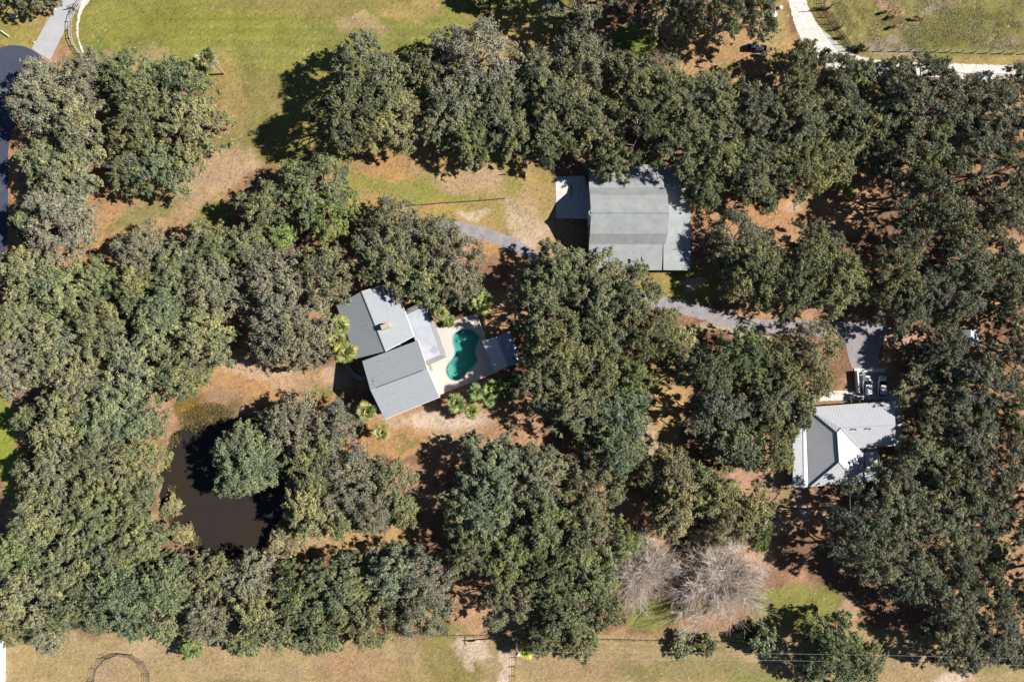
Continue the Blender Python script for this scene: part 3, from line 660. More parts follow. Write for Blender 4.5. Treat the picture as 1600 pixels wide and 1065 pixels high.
# ------------------------------------------------------------------ cars
def loft(mb, st, k=None):
    """st: list of rings (equal length); joins them and caps the ends"""
    b = len(mb.v); n = len(st[0])
    for r in st: mb.v += [tuple(p) for p in r]
    for i in range(len(st)-1):
        for j in range(n): mb.f.append((b+i*n+j, b+i*n+(j+1)%n, b+(i+1)*n+(j+1)%n, b+(i+1)*n+j)); mb.m.append(mb.mi)
    mb.f.append(tuple(b+j for j in reversed(range(n)))); mb.f.append(tuple(b+(len(st)-1)*n+j for j in range(n))); mb.m += [mb.mi]*2
def ring(y, hw, z0, z1, top=.85): return [(-hw*.92,y,z0),(hw*.92,y,z0),(hw,y,z0+(z1-z0)*.45),(hw*.98,y,z0+(z1-z0)*.8),(hw*top,y,z1),(-hw*top,y,z1),(-hw*.98,y,z0+(z1-z0)*.8),(-hw,y,z0+(z1-z0)*.45)]
def make_car(loc, rz, label):
    t = empty('car', loc, rz, label, 'car', 'cars parked above the metal roofed house')
    mb = MB(); loft(mb, [ring(-2.35,.72,.38,.78), ring(-2.25,.84,.28,.95), ring(-1.6,.92,.24,1.02), ring(-.6,.93,.24,.98), ring(.9,.93,.24,.98), ring(1.5,.92,.24,.92), ring(2.15,.86,.28,.80), ring(2.36,.70,.36,.66)])
    body = mb.build('body', M['car_white'], t, True)
    mb = MB(); loft(mb, [[(-.76,-1.95,1.36),(.76,-1.95,1.36),(.62,-1.95,1.43),(-.62,-1.95,1.43)],[(-.76,-.4,1.45),(.76,-.4,1.45),(.62,-.4,1.53),(-.62,-.4,1.53)],[(-.72,.25,1.42),(.72,.25,1.42),(.60,.25,1.49),(-.60,.25,1.49)]]); mb.build('roof', M['car_white'], t, False)
    mb = MB(); mb.add([(-.80,1.15,.95),(.80,1.15,.95),(.68,.24,1.47),(-.68,.24,1.47)], [(0,1,2,3)]); mb.build('windshield', M['glass'], t)
    mb = MB(); mb.add([(.78,-2.27,1.0),(-.78,-2.27,1.0),(-.72,-1.96,1.38),(.72,-1.96,1.38)], [(0,1,2,3)]); mb.build('rear_window', M['glass'], t)
    for s in (-1, 1):
        mb = MB(); f = [(s*.86,-2.15,1.0),(s*.86,1.05,.97),(s*.77,.24,1.43),(s*.78,-1.93,1.37)]; mb.add(f, [(0,1,2,3)]); mb.build('side_window', M['glass'], t)
        mb = MB(); mb.box(s*1.02, .8, 1.0, .2, .12, .14); mb.build('mirror', M['car_white'], t)
        for y in (-1.4, 1.45):
            mb = MB(); mb.tube([(s*.78,y,.33),(s*.95,y,.33)], .33, 14); wl = mb.build('wheel', M['rubber'], t); mb = MB(); mb.tube([(s*.945,y,.33),(s*.965,y,.33)], .2, 10); mb.build('rim', M['grey_concrete'], wl)
        mb = MB(); mb.box(s*.62, 2.28, .62, .34, .14, .14); mb.build('headlight', M['glass'], t)
    return t
make_car(P(1352.5,602,.07), math.radians(2), 'white car with a dark windshield, left of the two on the parking pad')
make_car(P(1376,602.5,.07), math.radians(-3), 'white car half under the branches, right of the two on the parking pad')

t = empty('utility_vehicle', P(1175.5,76.5), math.radians(-6), 'small dark blue open vehicle parked on bare ground below the white drums', 'vehicle')
mb = MB(); loft(mb, [[(x, y*h, z) for y, z in ((-1,.35),(1,.35),(1,zt*.8),(.85,zt),(-.85,zt),(-1,zt*.8))] for x, h, zt in ((-1.55,.62,.8),(-1.45,.72,.95),(-.5,.78,1.02),(.2,.78,.95),(1.5,.75,.95),(1.6,.7,.85))]); mb.build('body', M['navy'], t)
mb = MB(); mb.box(.75, 0, 1.0, 1.1, 1.2, .1); mb.build('cargo_bed', M['black'], t)
mb = MB()
for x, y in ((-.5,-.65),(-.5,.65),(.35,-.65),(.35,.65)): mb.tube([(x,y,.9),(x,y*.9,1.85)], .04, 5)
mb.box(-.08, 0, 1.87, 1.05, 1.25, .06); mb.build('canopy', M['navy'], t)
for y in (-.35,.35): mb = MB(); mb.box(0, y, 1.05, .5, .5, .14); mb.box(.25, y, 1.3, .1, .5, .5); mb.build('seat', M['black'], t)
for x in (-1,1):
    for y in (-.75,.75): mb = MB(); mb.tube([(x,y-.12,.33),(x,y+.12,.33)], .34, 12); mb.build('wheel', M['rubber'], t)
for y in (-.5,.5): mb = MB(); mb.box(-1.57, y, .7, .08, .22, .16); mb.build('headlight', M['white'], t)
t = empty('trailer', P(1190,77.5), math.radians(-6), 'small dark trailer with a long draw bar right of the blue vehicle', 'trailer')
mb = MB(); mb.box(0, 0, .55, 1.6, 1.2, .08); [mb.box(0, s*.6, .75, 1.6, .05, .4) for s in (-1,1)]; [mb.box(s*.8, 0, .75, .05, 1.2, .4) for s in (-1,1)]; mb.build('bed', M['navy'], t)
mb = MB(); mb.tube([(.8,-.5,.5),(2.0,-.75,.45)], .05, 6); mb.tube([(.8,.3,.5),(2.0,-.75,.45)], .05, 6); mb.build('draw_bar', M['dark_metal'], t)
for s in (-1,1): mb = MB(); mb.tube([(0,s*.62,.3),(0,s*.8,.3)], .3, 12); mb.build('wheel', M['rubber'], t)

# ------------------------------------------------------------------ horses
def make_horse(name, loc, rz, label, m, pose=0):
    """one skinned body; x is the heading"""
    gz = pose
    V = [(0,0,1.32),(-.45,0,1.34),(-.78,0,1.30),(.42,0,1.30),(.72,0,1.36)]
    E = [(0,1),(1,2),(0,3),(3,4)]; R = [(.30,.34),(.29,.32),(.17,.2),(.27,.33),(.19,.25)]
    def add(v, r, par): V.append(v); R.append((r, r)); E.append((par, len(V)-1)); return len(V)-1
    if gz: n1 = add((1.02,0,1.12), .15, 4); n2 = add((1.26,.03,.72), .11, n1); h1 = add((1.34,.04,.42), .12, n2); h2 = add((1.50,.05,.14), .065, h1)
    else: n1 = add((1.0,.03,1.66), .14, 4); n2 = add((1.18,.06,1.92), .10, n1); h1 = add((1.34,.08,1.90), .115, n2); h2 = add((1.68,.10,1.68), .065, h1)
    for s in (-1, 1):
        a = add((.55,s*.19,.95), .11, 3); b = add((.58+.05*s,s*.19,.52), .06, a); c = add((.55+.12*s,s*.19,.12), .042, b); add((.60+.12*s,s*.19,.03), .06, c)
        a = add((-.62,s*.19,.98), .15, 1); b = add((-.52,s*.20,.72), .09, a); c = add((-.78-.05*s,s*.20,.50), .058, b); d = add((-.74-.08*s,s*.20,.12), .042, c); add((-.69-.08*s,s*.20,.03), .06, d)
        add((1.30 if gz else 1.22, s*.07, .60 if gz else 2.08), .03, h1)
    me = bpy.data.meshes.new('horse'); me.from_pydata(V, E, []); me.materials.append(M[m])
    o = bpy.data.objects.new('horse', me); COL.objects.link(o); sk = o.modifiers.new('skin', 'SKIN'); sk.use_smooth_shade = True
    for i, r in enumerate(R): me.skin_vertices[0].data[i].radius = r
    me.skin_vertices[0].data[0].use_root = True
    o.modifiers.new('sub', 'SUBSURF').levels = 1; o.modifiers['sub'].render_levels = 1
    o.location = loc; o.rotation_euler = (0,0,rz); tag(o, label, 'horse', 'horses grazing in the paddock')
    mb = MB(); mb.tube([(-.90,0,1.38),(-1.05,0,1.15),(-1.08,.02,.75),(-1.05,.02,.5)], [.05,.09,.08,.02], 6); mb.build('tail', M['brown_coat'], o, True)
    mb = MB(); f = [(.72,0,1.62),(.98,.02,1.86),(1.16,.05,2.06)] if not gz else [(.72,0,1.58),(1.02,0,1.28),(1.28,.03,.84)]
    mb.tube(f, [.05,.06,.04], 5); mb.build('mane', M['brown_coat'], o, True); return o
make_horse('horse', P(1383,21), math.radians(22), 'chestnut horse, upper left of the four in the paddock', 'chestnut', 1)
make_horse('horse', P(1394,28.5), math.radians(28), 'chestnut horse close below the upper left one', 'chestnut', 0)
make_horse('horse', P(1431,31), math.radians(-12), 'chestnut horse standing alone, rightmost of the four', 'chestnut', 1)
make_horse('horse', P(1396,44), math.radians(22), 'dull brown horse, lowest of the four in the paddock', 'brown_coat', 0)

# ------------------------------------------------------------------ fences
def fence(name, pts, label, post_h=1.4, step=2.6, rails=2, pm='wood', rm='wood', rail_r=.05, post_r=.09, cat='fence', closed=False, group=None):
    w = [Vector(P(*p)) for p in pts]
    if closed: w.append(w[0])
    root = empty(name, w[0], 0, label, cat, group); pos = []
    for a, b in zip(w[:-1], w[1:]):
        n = max(1, round((b-a).length/step)); pos += [a.lerp(b, k/n) for k in range(n)]
    if not closed: pos.append(w[-1])
    first = None
    for k, p in enumerate(pos):
        if first is None:
            mb = MB(); mb.tube([(0,0,-.1),(0,0,post_h)], post_r, 6); first = mb.build('post', M[pm], root); first.location = p-w[0]
        else: c = first.copy(); COL.objects.link(c); c.parent = root; c.location = p-w[0]
    seq = pos+([pos[0]] if closed else [])
    for r in range(rails):
        z = post_h*(.95-.75*r/max(1,rails-1)) if rails > 1 else post_h*.9
        mb = MB(); mb.tube([q-w[0]+Vector((0,0,z)) for q in seq], rail_r, 4); mb.build('rail' if rail_r > .03 else 'wire', M[rm], root)
    return root
fence('paddock_fence', [(1352,80),(1400,80.5),(1460,81.5),(1520,83),(1562,84),(1640,85)], 'timber post fence along the bottom of the horse paddock', 1.6, 2.95, 2, 'wood', 'wire', .018, .10)
fence('barnyard_fence', [(640,321.5),(700,317),(760,313),(788,310.5)], 'low dark rail fence across the lawn left of the barn', .55, 2.9, 1, 'wood', 'wood', .07, .1)
fence('drive_fence', [(133,-4),(124,8),(116,22),(112,34),(111.5,48),(113,60),(118,72),(126,84),(140,96)], 'pale curved board fence beside the concrete driveway', 1.3, 2.0, 3, 'grey_wood', 'grey_wood', .07, .10)
fence('round_pen', [(192+43*1.03*math.cos(a)*1.0, 1062-43*math.sin(a)) for a in [math.radians(-40+ 400*k/13*.9) for k in range(13)]], 'round pen of dark pipe rails at the bottom left', 1.7, 6, 5, 'dark_metal', 'dark_metal', .035, .05, closed=True, cat='round pen')
fence('boundary_fence', [(650,989),(700,991.5),(760,991),(806,991),(860,993),(950,997.5),(1010,999),(1100,1000),(1200,1001)], 'thin dark wire fence along the bottom of the tree belt', 1.2, 3.2, 3, 'wood', 'dark_metal', .02, .07)
fence('pasture_fence', [(806,1012),(805,1040),(804.5,1100)], 'dark fence running down from the utility pole', 1.2, 2.4, 3, 'wood', 'dark_metal', .025, .08)
fence('timber_rail', [(783,273),(791,273)], 'short dark timber rail standing alone on the lawn left of the barn', .5, 1.2, 1, 'wood', 'wood', .09, .09, cat='rail')
fence('timber_rail', [(377,577),(386,577)], 'upper of two short dark rails above the pond', .4, 1.2, 1, 'wood', 'wood', .05, .06, cat='rail')
fence('timber_rail', [(390,594),(399,594)], 'lower of two short dark rails above the pond', .4, 1.2, 1, 'wood', 'wood', .05, .06, cat='rail')
# solid white board fence bottom left
wf = empty('board_fence', P(8,990), 0, 'solid white board fence running down the bottom left corner', 'fence'); a = P(9,990); b = P(6.5,1120)
mb = MB(); mb.box((a[0]+b[0])/2, (a[1]+b[1])/2, .8, .14, 19.5, 1.6, math.atan2(b[1]-a[1], b[0]-a[0])+math.pi/2); mb.build('panel', M['white'], wf); 
for k in range(8): q = Vector(a).lerp(Vector(b), k/7.5); mb = MB(); mb.box(q.x, q.y, .85, .3, .25, 1.75); mb.build('post', M['white'], wf)
mb = MB(); mb.box((a[0]+b[0])/2, (a[1]+b[1])/2, 1.64, .9, 19.5, .06, math.atan2(b[1]-a[1], b[0]-a[0])+math.pi/2); mb.build('cap_board', M['white'], wf)
settle(wf)
# corral of pipe panels and gates beside the limestone road
cor = empty('corral', P(1300,45), 0, 'dark pipe corral lane between the limestone road and the paddock', 'corral')
def panel(a, b, h=1.7, rails=5, r=.05, nm='panel'):
    a = Vector(P(*a)); b = Vector(P(*b)); mb = MB()
    for k in range(rails): z = .3+(h-.3)*k/(rails-1); mb.tube([a+Vector((0,0,z)), b+Vector((0,0,z))], r, 4)
    n = 3
    for k in range(n+1): p = a.lerp(b, k/n); mb.tube([p, p+Vector((0,0,h+.05))], r*1.5, 4)
    mb.build(nm, M['dark_metal'], cor)
panel((1283,17),(1300,48)); panel((1300,48),(1324,80)); panel((1289,17),(1307,48)); panel((1307,48),(1330,80)); panel((1300,48),(1310,46),nm='gate'); panel((1263,18),(1279,17), 1.9,6,.05,'gate'); panel((1279,17),(1291,17),1.9,6,.05,'gate'); panel((1311,60),(1317,62),1.6,4)
panel((1286,-10),(1285,13),1.6,4,.05); panel((1324,80),(1333,79)); panel((1330,80),(1342,73),1.5,6,.06)
mb = MB(); p = P(1295,14); mb.tube([p, (p[0],p[1],2.4)], .13, 6); p = P(1352,79); mb.tube([p, (p[0],p[1],1.9)], .14, 6); p = P(1312,43); mb.tube([p, (p[0],p[1],2.2)], .1, 6); mb.build('post', M['wood'], cor)
settle(cor)
g = empty('gate', P(116,13), math.radians(20), 'dark metal gate with a keypad post at the head of the concrete driveway', 'gate')
mb = MB(); [mb.tube([(-.9,0,z),(.9,0,z)], .05, 4) for z in (.3,.7,1.1,1.5)]; mb.tube([(-.9,0,.2),(-.9,0,1.6)], .07, 5); mb.tube([(.9,0,.2),(.9,0,1.6)], .07, 5); mb.build('frame', M['dark_metal'], g)
mb = MB(); mb.box(.3, -.9, 1.2, .5, .4, .5); mb.tube([(.3,-.9,0),(.3,-.9,1.1)], .07, 5); mb.build('keypad_post', M['dark_metal'], g)

# ------------------------------------------------------------------ utility pole with wires
up = empty('utility_pole', P(806.5,994), 0, 'grey utility pole with a white transformer beside the yellow palm at the bottom', 'utility pole')
mb = MB(); mb.tube([(0,0,-.2),(0,0,10)], [.2,.13], 8); mb.build('pole', M['grey_wood'], up)
mb = MB(); mb.lathe(.42, -.1, [(0,8.2),(.3,8.2),(.3,9.2),(.22,9.35),(0,9.38)], 12); mb.build('transformer', M['white'], up)
mb = MB(); mb.box(0, 0, 9.6, .12, 1.9, .12); mb.build('crossarm', M['dark_metal'], up)
far = P(1760,1010); b = Vector(up.location)
for dy, z in ((.85,9.75),(-.75,9.6)):
    mb = MB(); mb.tube([Vector((0,dy,z)).lerp(Vector((far[0]-b.x,far[1]-b.y+dy,z)), k/12)-Vector((0,0,1.4*math.sin(math.pi*k/12))) for k in range(13)], .022, 4); mb.build('wire', M['wire'], up)

# ------------------------------------------------------------------ small items
def item(name, px, py, m, label, cat, prof, k=14, z=0):
    mb = MB(); mb.lathe(0, 0, prof, k); o = mb.build(name, M[m], None, True); o.location = P(px, py, z); return tag(o, label, cat)
item('drum', 1208, 25, 'white', 'larger white drum at the edge of the trees near the limestone road', 'drum', [(0,.9),(.62,.88),(.66,.84),(.66,0)])
item('drum', 1219, 13, 'white', 'smaller white drum up beside the limestone road', 'drum', [(0,.62),(.36,.6),(.4,.57),(.4,0)])
item('bucket', 1251.5, 797.5, 'white', 'white bucket on the ground below the metal roofed house', 'bucket', [(0,.1),(.26,.1),(.36,.6),(.4,.6),(.4,.55),(.33,0)])
item('basin', 505.5, 359.5, 'white', 'small round white basin beside the oak at the head of the lawn', 'basin', [(0,.25),(.3,.25),(.42,.5),(.5,.5),(.42,0)])
dish = empty('satellite_dish', P(1080,309), math.radians(40), 'small white dish on a post at the north east corner of the barn', 'satellite dish')
mb = MB(); mb.tube([(0,0,0),(0,0,2.6)], .05, 6); mb.build('mast', M['dark_metal'], dish); mb = MB(); mb.lathe(0,0,[(0,2.6),(.3,2.64),(.55,2.78),(.62,2.86)],16); mb.build('reflector', M['white'], dish)
mb = MB(); mb.box(0,0,0,.3,3.0,.08); mb.box(.02,0,.08,.18,2.6,.06); o = mb.build('plank', M['green']); o.location = P(893,297,.1); tag(o, 'narrow green plank lying on the slab west of the barn', 'plank')
mb = MB(); mb.box(0,0,0,.25,2.6,.08); mb.box(-.02,.1,.07,.12,2.2,.05); o = mb.build('plank', M['yellow']); o.location = P(890.5,297,.1); tag(o, 'narrow yellow plank left of the green one on the barn slab', 'plank')
mb = MB(); mb.tube([P(902.5,284,.14), P(901,310,.14)], .08, 6); tag(mb.build('pipe', M['white']), 'long pale pipe lying on the barn slab nearest the barn wall', 'pipe')
mb = MB(); mb.tube([P(1,48,.5), P(14,57,.5)], .12, 6); mb.tube([P(1,48,0), P(1,48,.5)], .08, 5); mb.tube([P(14,57,0), P(14,57,.5)], .08, 5); tag(mb.build('white_rail', M['white']), 'white pipe rail on the grass at the left edge above the cul-de-sac', 'rail')
def heap(name, px, py, rx, ry, h, m, label, cat, seed, rz=0):
    r = random.Random(seed); mb = MB(); n = 12; rings = []
    for i, (f, z) in enumerate(((1,0),(.92,.5),(.68,.85),(.35,1))):
        rings.append([(rx*f*math.cos(2*math.pi*j/n)*r.uniform(.8,1.15), ry*f*math.sin(2*math.pi*j/n)*r.uniform(.8,1.15), h*z*r.uniform(.7,1.1)) for j in range(n)])
    loft(mb, rings); o = mb.build(name, M[m]); o.location = P(px, py); o.rotation_euler = (0,0,rz); return tag(o, label, cat)
heap('rock', 22, 25.5, .9, .6, .55, 'rock', 'pale boulder on the grass above the white pipe rail', 'rock', 1, .2)
heap('rock', 84, 15, .7, .35, .35, 'rock', 'larger pale rock at the left edge of the concrete driveway', 'rock', 2, .5)
heap('rock', 53, 66, .25, .2, .25, 'rock', 'smaller pale rock where the concrete driveway meets the cul-de-sac', 'rock', 3)
heap('tarp', 465, 363, 1.0, .8, .5, 'blue_tarp', 'crumpled blue tarp between trees above the main house', 'tarp', 4, .6)
heap('sheeting', 1304, 366, .9, .7, .5, 'pale_tarp', 'crumpled pale blue sheeting beside the oaks right of the barn', 'tarp', 5, .4)
# ------------------------------------------------------------------ trees
def fast_tubes(paths, k=4):
    """paths: list of (Nx3 points, N radii) -> verts, quads"""
    VV, QQ = [], []; base = 0
    for pts, rad in paths:
        pts = np.asarray(pts, float); rad = np.asarray(rad, float); n = len(pts)
        d = np.gradient(pts, axis=0); d /= np.linalg.norm(d, axis=1, keepdims=True)+1e-9
        ref = np.array([0,0,1.0]) if abs(d[0,2]) < .9 else np.array([1.0,0,0])
        a = np.cross(d, ref); a /= np.linalg.norm(a, axis=1, keepdims=True)+1e-9; b = np.cross(d, a)
        t = np.arange(k)*2*np.pi/k
        v = pts[:,None,:]+rad[:,None,None]*(a[:,None,:]*np.cos(t)[None,:,None]+b[:,None,:]*np.sin(t)[None,:,None])
        VV.append(v.reshape(-1,3)); i = np.arange(n-1)[:,None]*k; j = np.arange(k)[None,:]
        q = np.stack([i+j, i+(j+1)%k, i+k+(j+1)%k, i+k+j], -1).reshape(-1,4)+base; QQ.append(q); base += n*k
    return np.concatenate(VV), np.concatenate(QQ)
def bez(a, c, b, n): t = np.linspace(0,1,n)[:,None]; return (1-t)**2*a+2*t*(1-t)*c+t*t*b

def leaf_quads(R, pos, out, size, attrs):
    """a rhombic leaf spray at each pos, facing roughly out"""
    n = len(pos); nrm = out+R.normal(0,.5,(n,3)); nrm /= np.linalg.norm(nrm,axis=1,keepdims=True)+1e-9
    u = np.cross(nrm, R.normal(0,1,(n,3))); u /= np.linalg.norm(u,axis=1,keepdims=True)+1e-9; v = np.cross(nrm, u)
    a = (size*R.uniform(.6,1.35,n))[:,None]; b = a*R.uniform(.35,.65,(n,1))
    V = np.stack([pos-u*a, pos-v*b, pos+u*a, pos+v*b], 1).reshape(-1,3); q = np.arange(n*4).reshape(-1,4)
    return V, q

def oak(seed, r, h, dens=1.0, leaf=.30, gap=0.0, puff=1.5, moss=0, base=.38, lobes=.22, limb_r=1.0, twigs=0):
    """returns (crown mesh, trunk mesh)"""
    R = np.random.default_rng(seed)
    ph = R.uniform(0,6.28,5); am = R.uniform(.4,1,5)*lobes
    def outline(t): return 1+sum(am[i]*np.cos((i+2)*t+ph[i]) for i in range(5))/1.8
    # puff centres spread over a lumpy dome
    nb = int(R.integers(6,10)); cut = min(1,gap*2.2); tips = []; want = int(1.15*(r/puff)**2*2.3*dens); tries = 0; md = puff*(.78+gap*.5)
    while len(tips) < want and tries < want*60:
        tries += 1; t = R.uniform(0,6.283); u = math.sqrt(R.uniform(0,1)); rr = r*outline(t)*u*.93
        top = h*base+(h*(1-base)-puff*.4)*(max(0,1-u**2.3))**.5
        if math.cos(nb*t+ph[0]+1.2*math.sin(2*t+ph[1])+u*1.5) < -.35-.6*(1-u)+.25*(1-cut) and R.random() < cut: continue
        lay = 1 if R.random() < .78 else R.uniform(.45,.8)
        z = h*base*.95+(top-h*base*.95)*lay+R.normal(0,.55)
        p = np.array([rr*math.cos(t), rr*math.sin(t), max(z,h*base*.8)])
        if all(np.sum((p-q)**2) > md*md for q in tips): tips.append(p)
    tips = np.array(tips)
    if gap > 0:   # whole boughs missing
        keep = np.ones(len(tips), bool)
        for _ in range(int(3+gap*8)):
            t = R.uniform(0,6.28); c = np.array([math.cos(t), math.sin(t)])*r*R.uniform(.2,.95); keep &= np.hypot(tips[:,0]-c[0], tips[:,1]-c[1]) > r*R.uniform(.10,.19)
        tips = tips[keep]
    # leaves: every puff is a bunch of sub clumps
    P_, O_, A_ = [], [], []
    rim = []
    for _ in range(int(len(tips)*.35)):      # loose sprays round the rim
        t = R.uniform(0,6.283); rr = r*outline(t)*R.uniform(.90,1.07); rim.append([rr*math.cos(t), rr*math.sin(t), h*base+R.uniform(.2,.35)*h*(1-base)])
    allp = np.concatenate([tips, np.array(rim).reshape(-1,3)]); nt_ = len(tips)
    for ci, c in enumerate(allp):
        edge = ci >= nt_; pr = puff*R.uniform(.6,1.35)*(.55 if edge else 1); ns = R.integers(8,14) if not edge else R.integers(2,6)
        az = (math.atan2(c[1],c[0])+R.normal(0,.45)) if R.random() < .8 else R.uniform(0,6.283); dv = np.array([math.cos(az),math.sin(az),R.uniform(-.1,.3)])*pr*R.uniform(.5,1.3)
        tn_ = float(vnoise(np.array(c[0]), np.array(c[1]), r*.42, seed)); tone = np.clip(.5+(tn_-.5)*.95+R.normal(0,.13),0,1)
        for s in range(ns):
            d = R.normal(0,1,3); d[2] = abs(d[2])*.8-.15; d /= np.linalg.norm(d); sc = c+d*pr*R.uniform(.2,.85)*np.array([1,1,.6])+dv*R.uniform(-1,1)
            k = int(R.integers(21,44)*(1-.4*moss)); e = R.normal(0,1,(k,3)); e /= np.linalg.norm(e,axis=1,keepdims=True); dl = R.normal(0,1,3)+dv/pr*.8; dl[2] *= .3; q = sc+e*(.16+pr*.21)*R.uniform(.3,1.2,(k,1))*np.array([1,1,.7])+dl*R.uniform(-.42,.42,(k,1))
            P_.append(q); O_.append(e*.85+d*.75+np.array([0,0,.5])); A_.append(np.stack([R.uniform(0,1,k), np.full(k, np.clip(tone+R.normal(0,.12),0,1)), R.uniform(0,1,k)],1))
    pos = np.concatenate(P_); out = np.concatenate(O_); A = np.concatenate(A_)
    V, q = leaf_quads(R, pos, out, leaf, A)
    col = np.concatenate([A, np.ones((len(A),1))],1)
    cm = np_mesh('crown', V, q, [M['leaf']], {'lf': ('FACE','FLOAT_COLOR',col)})
    # wood
    paths = []; th = h*R.uniform(.13,.2); tr = .035*r+.16; lean = R.normal(0,.3,2)
    top = np.array([lean[0], lean[1], th]); paths.append((bez(np.array([0,0,-.3]), np.array([0,0,th*.5]), top, 5), np.linspace(tr*1.35, tr, 5)))
    nl = int(5+r/3); ang0 = R.uniform(0,6.28); mids = []
    for i in range(nl):
        t = ang0+i*6.283/nl+R.normal(0,.25); u = R.uniform(.3,.62); e = np.array([r*u*math.cos(t), r*u*math.sin(t), h*R.uniform(.5,.74)])
        c = top+np.array([e[0]*.25, e[1]*.25, (e[2]-th)*R.uniform(.5,.9)])+R.normal(0,.4,3); path = bez(top, c, e, 9)+R.normal(0,.10,(9,3)); path[0] = top
        paths.append((path, np.linspace(tr*.62, tr*.26, 9)*limb_r)); mids += [path[5], path[8], path[7]]
    mids = np.array(mids); sel = R.choice(len(tips), max(3,len(tips)//5), replace=False); subs = []
    for i in sel:
        e = tips[i]*np.array([.86,.86,.9]); d = np.linalg.norm(mids-e, axis=1); m = mids[np.argmin(d)]; c = (m+e)/2+np.array([0,0,R.uniform(-.1,.25)])*np.linalg.norm(e-m)+R.normal(0,.2,3)
        p = bez(m, c, e, 6)+R.normal(0,.06,(6,3)); p[0] = m; paths.append((p, np.linspace(tr*.26, tr*.12, 6)*limb_r)); subs += [p[3], p[5]]
    subs = np.array(subs)
    for e in tips:
        d = np.linalg.norm(subs-e, axis=1); m = subs[np.argmin(d)]; e2 = e+R.normal(0,.3,3); p = bez(m, (m+e)/2+R.normal(0,.25,3), e2, 4); paths.append((p, np.linspace(.09,.035,4)*limb_r))
        if moss or R.random() < twigs:
            for _ in range(4):
                e3 = e+R.normal(0,puff*.6,3)+np.array([0,0,puff*.45]); paths.append((bez(e, (e+e3)/2+R.normal(0,.2,3), e3, 4), np.linspace(.06,.025,4)))
    Vt, qt = fast_tubes(paths, 5)
    tm = np_mesh('trunk', Vt, qt, [M['bark']]); tm.polygons.foreach_set('use_smooth', [True]*len(tm.polygons))
    return cm, tm

def bare(seed, r, h):
    """a leafless crown: limbs fan out evenly from a short trunk and end in very many fine twigs"""
    R = np.random.default_rng(seed); paths = []; th = h*.14; top = np.array([0,0,th]); twigs = []
    paths.append((bez(np.array([0,0,-.3]), np.array([.1,0,th*.5]), top, 4), np.linspace(.45,.34,4)))
    def grow_(p, d, L, rad, lev):
        n = 5; pts = [p]; q = p.copy(); dd = d.copy()
        for _ in range(n-1): dd = dd+R.normal(0,.09,3)+np.array([0,0,-.03]); dd /= np.linalg.norm(dd); q = q+dd*L/(n-1); pts.append(q.copy())
        pts = np.array(pts); (twigs if lev >= 3 else paths).append((pts, np.linspace(rad, max(rad*.5,.012), n)))
        if lev >= 4: return
        for i in range([0,7,7,6][lev]):
            b = pts[min(n-1,1+int(R.uniform(0,4)))]; nd = dd+R.normal(0,.40,3); nd /= np.linalg.norm(nd); grow_(b, nd, L*R.uniform(.5,.72), [0,.07,.028,.016][lev], lev+1)
    N_ = 26
    for i in range(N_):
        t = i*2.39996; el = math.radians(15+68*(1-(i+.5)/N_)**.8); d = np.array([math.cos(t)*math.cos(el), math.sin(t)*math.cos(el), math.sin(el)]); grow_(top.copy(), d, r*R.uniform(.46,.54), .14, 1)
    Vt, qt = fast_tubes(paths, 5); tm = np_mesh('trunk', Vt, qt, [M['bark']])
    Vc, qc = fast_tubes(twigs, 3); cm = np_mesh('crown', Vc, qc, [M['twig']])
    sc = r/np.percentile(np.hypot(Vc[:,0],Vc[:,1]), 96)
    for me in (tm, cm): me.transform(Matrix.Diagonal((sc,sc,h/max(Vc[:,2]),1)))
    return cm, tm

def palm(seed, r, h, n=26):
    R = np.random.default_rng(seed); V, Q, A = [], [], []; paths = [(bez(np.array([0,0,-.2]), np.array([.2,.1,h*.5]), np.array([0,0,h]), 6), np.linspace(.22,.17,6))]
    for i in range(n):
        t = i*2.4+R.normal(0,.15); el = math.radians(75-105*(i/n)**.8+R.normal(0,5)); d = np.array([math.cos(t)*math.cos(el), math.sin(t)*math.cos(el), math.sin(el)])
        Lp = r*(.16 if i < 8 else .5)*R.uniform(.6,1.15); a = np.array([0,0,h]); m = a+d*Lp+np.array([0,0,-.08*Lp]); paths.append((bez(a, a+d*Lp*.5, m, 3), [.035,.03,.02]))
        side = np.cross(d, [0,0,1.0]); side /= np.linalg.norm(side)+1e-9; upv = np.cross(side, d); tone = R.uniform(0,1); dead = i > n*.85
        for k in range(15):
            al = math.radians(-115+230*k/14); dr = d*math.cos(al)+side*math.sin(al)+upv*.05; Ll = r*.52*(1-.25*abs(al)/2)*R.uniform(.85,1.1); e = m+dr*Ll+np.array([0,0,-.22*Ll]); w = np.cross(dr, upv)*.10
            mid = m+dr*Ll*.55+np.array([0,0,.02]); b = len(V); V += [m, mid-w, e, mid+w]; Q.append([b,b+1,b+2,b+3]); A.append([R.uniform(0,1), np.clip(tone+R.normal(0,.1),0,1), 0 if dead else R.uniform(.2,1)])
    A = np.array(A); cm = np_mesh('crown', np.array(V), np.array(Q), [M['leaf']], {'lf': ('FACE','FLOAT_COLOR',np.concatenate([A,np.ones((len(A),1))],1))})
    Vt, qt = fast_tubes(paths, 6); return cm, np_mesh('trunk', Vt, qt, [M['bark']])

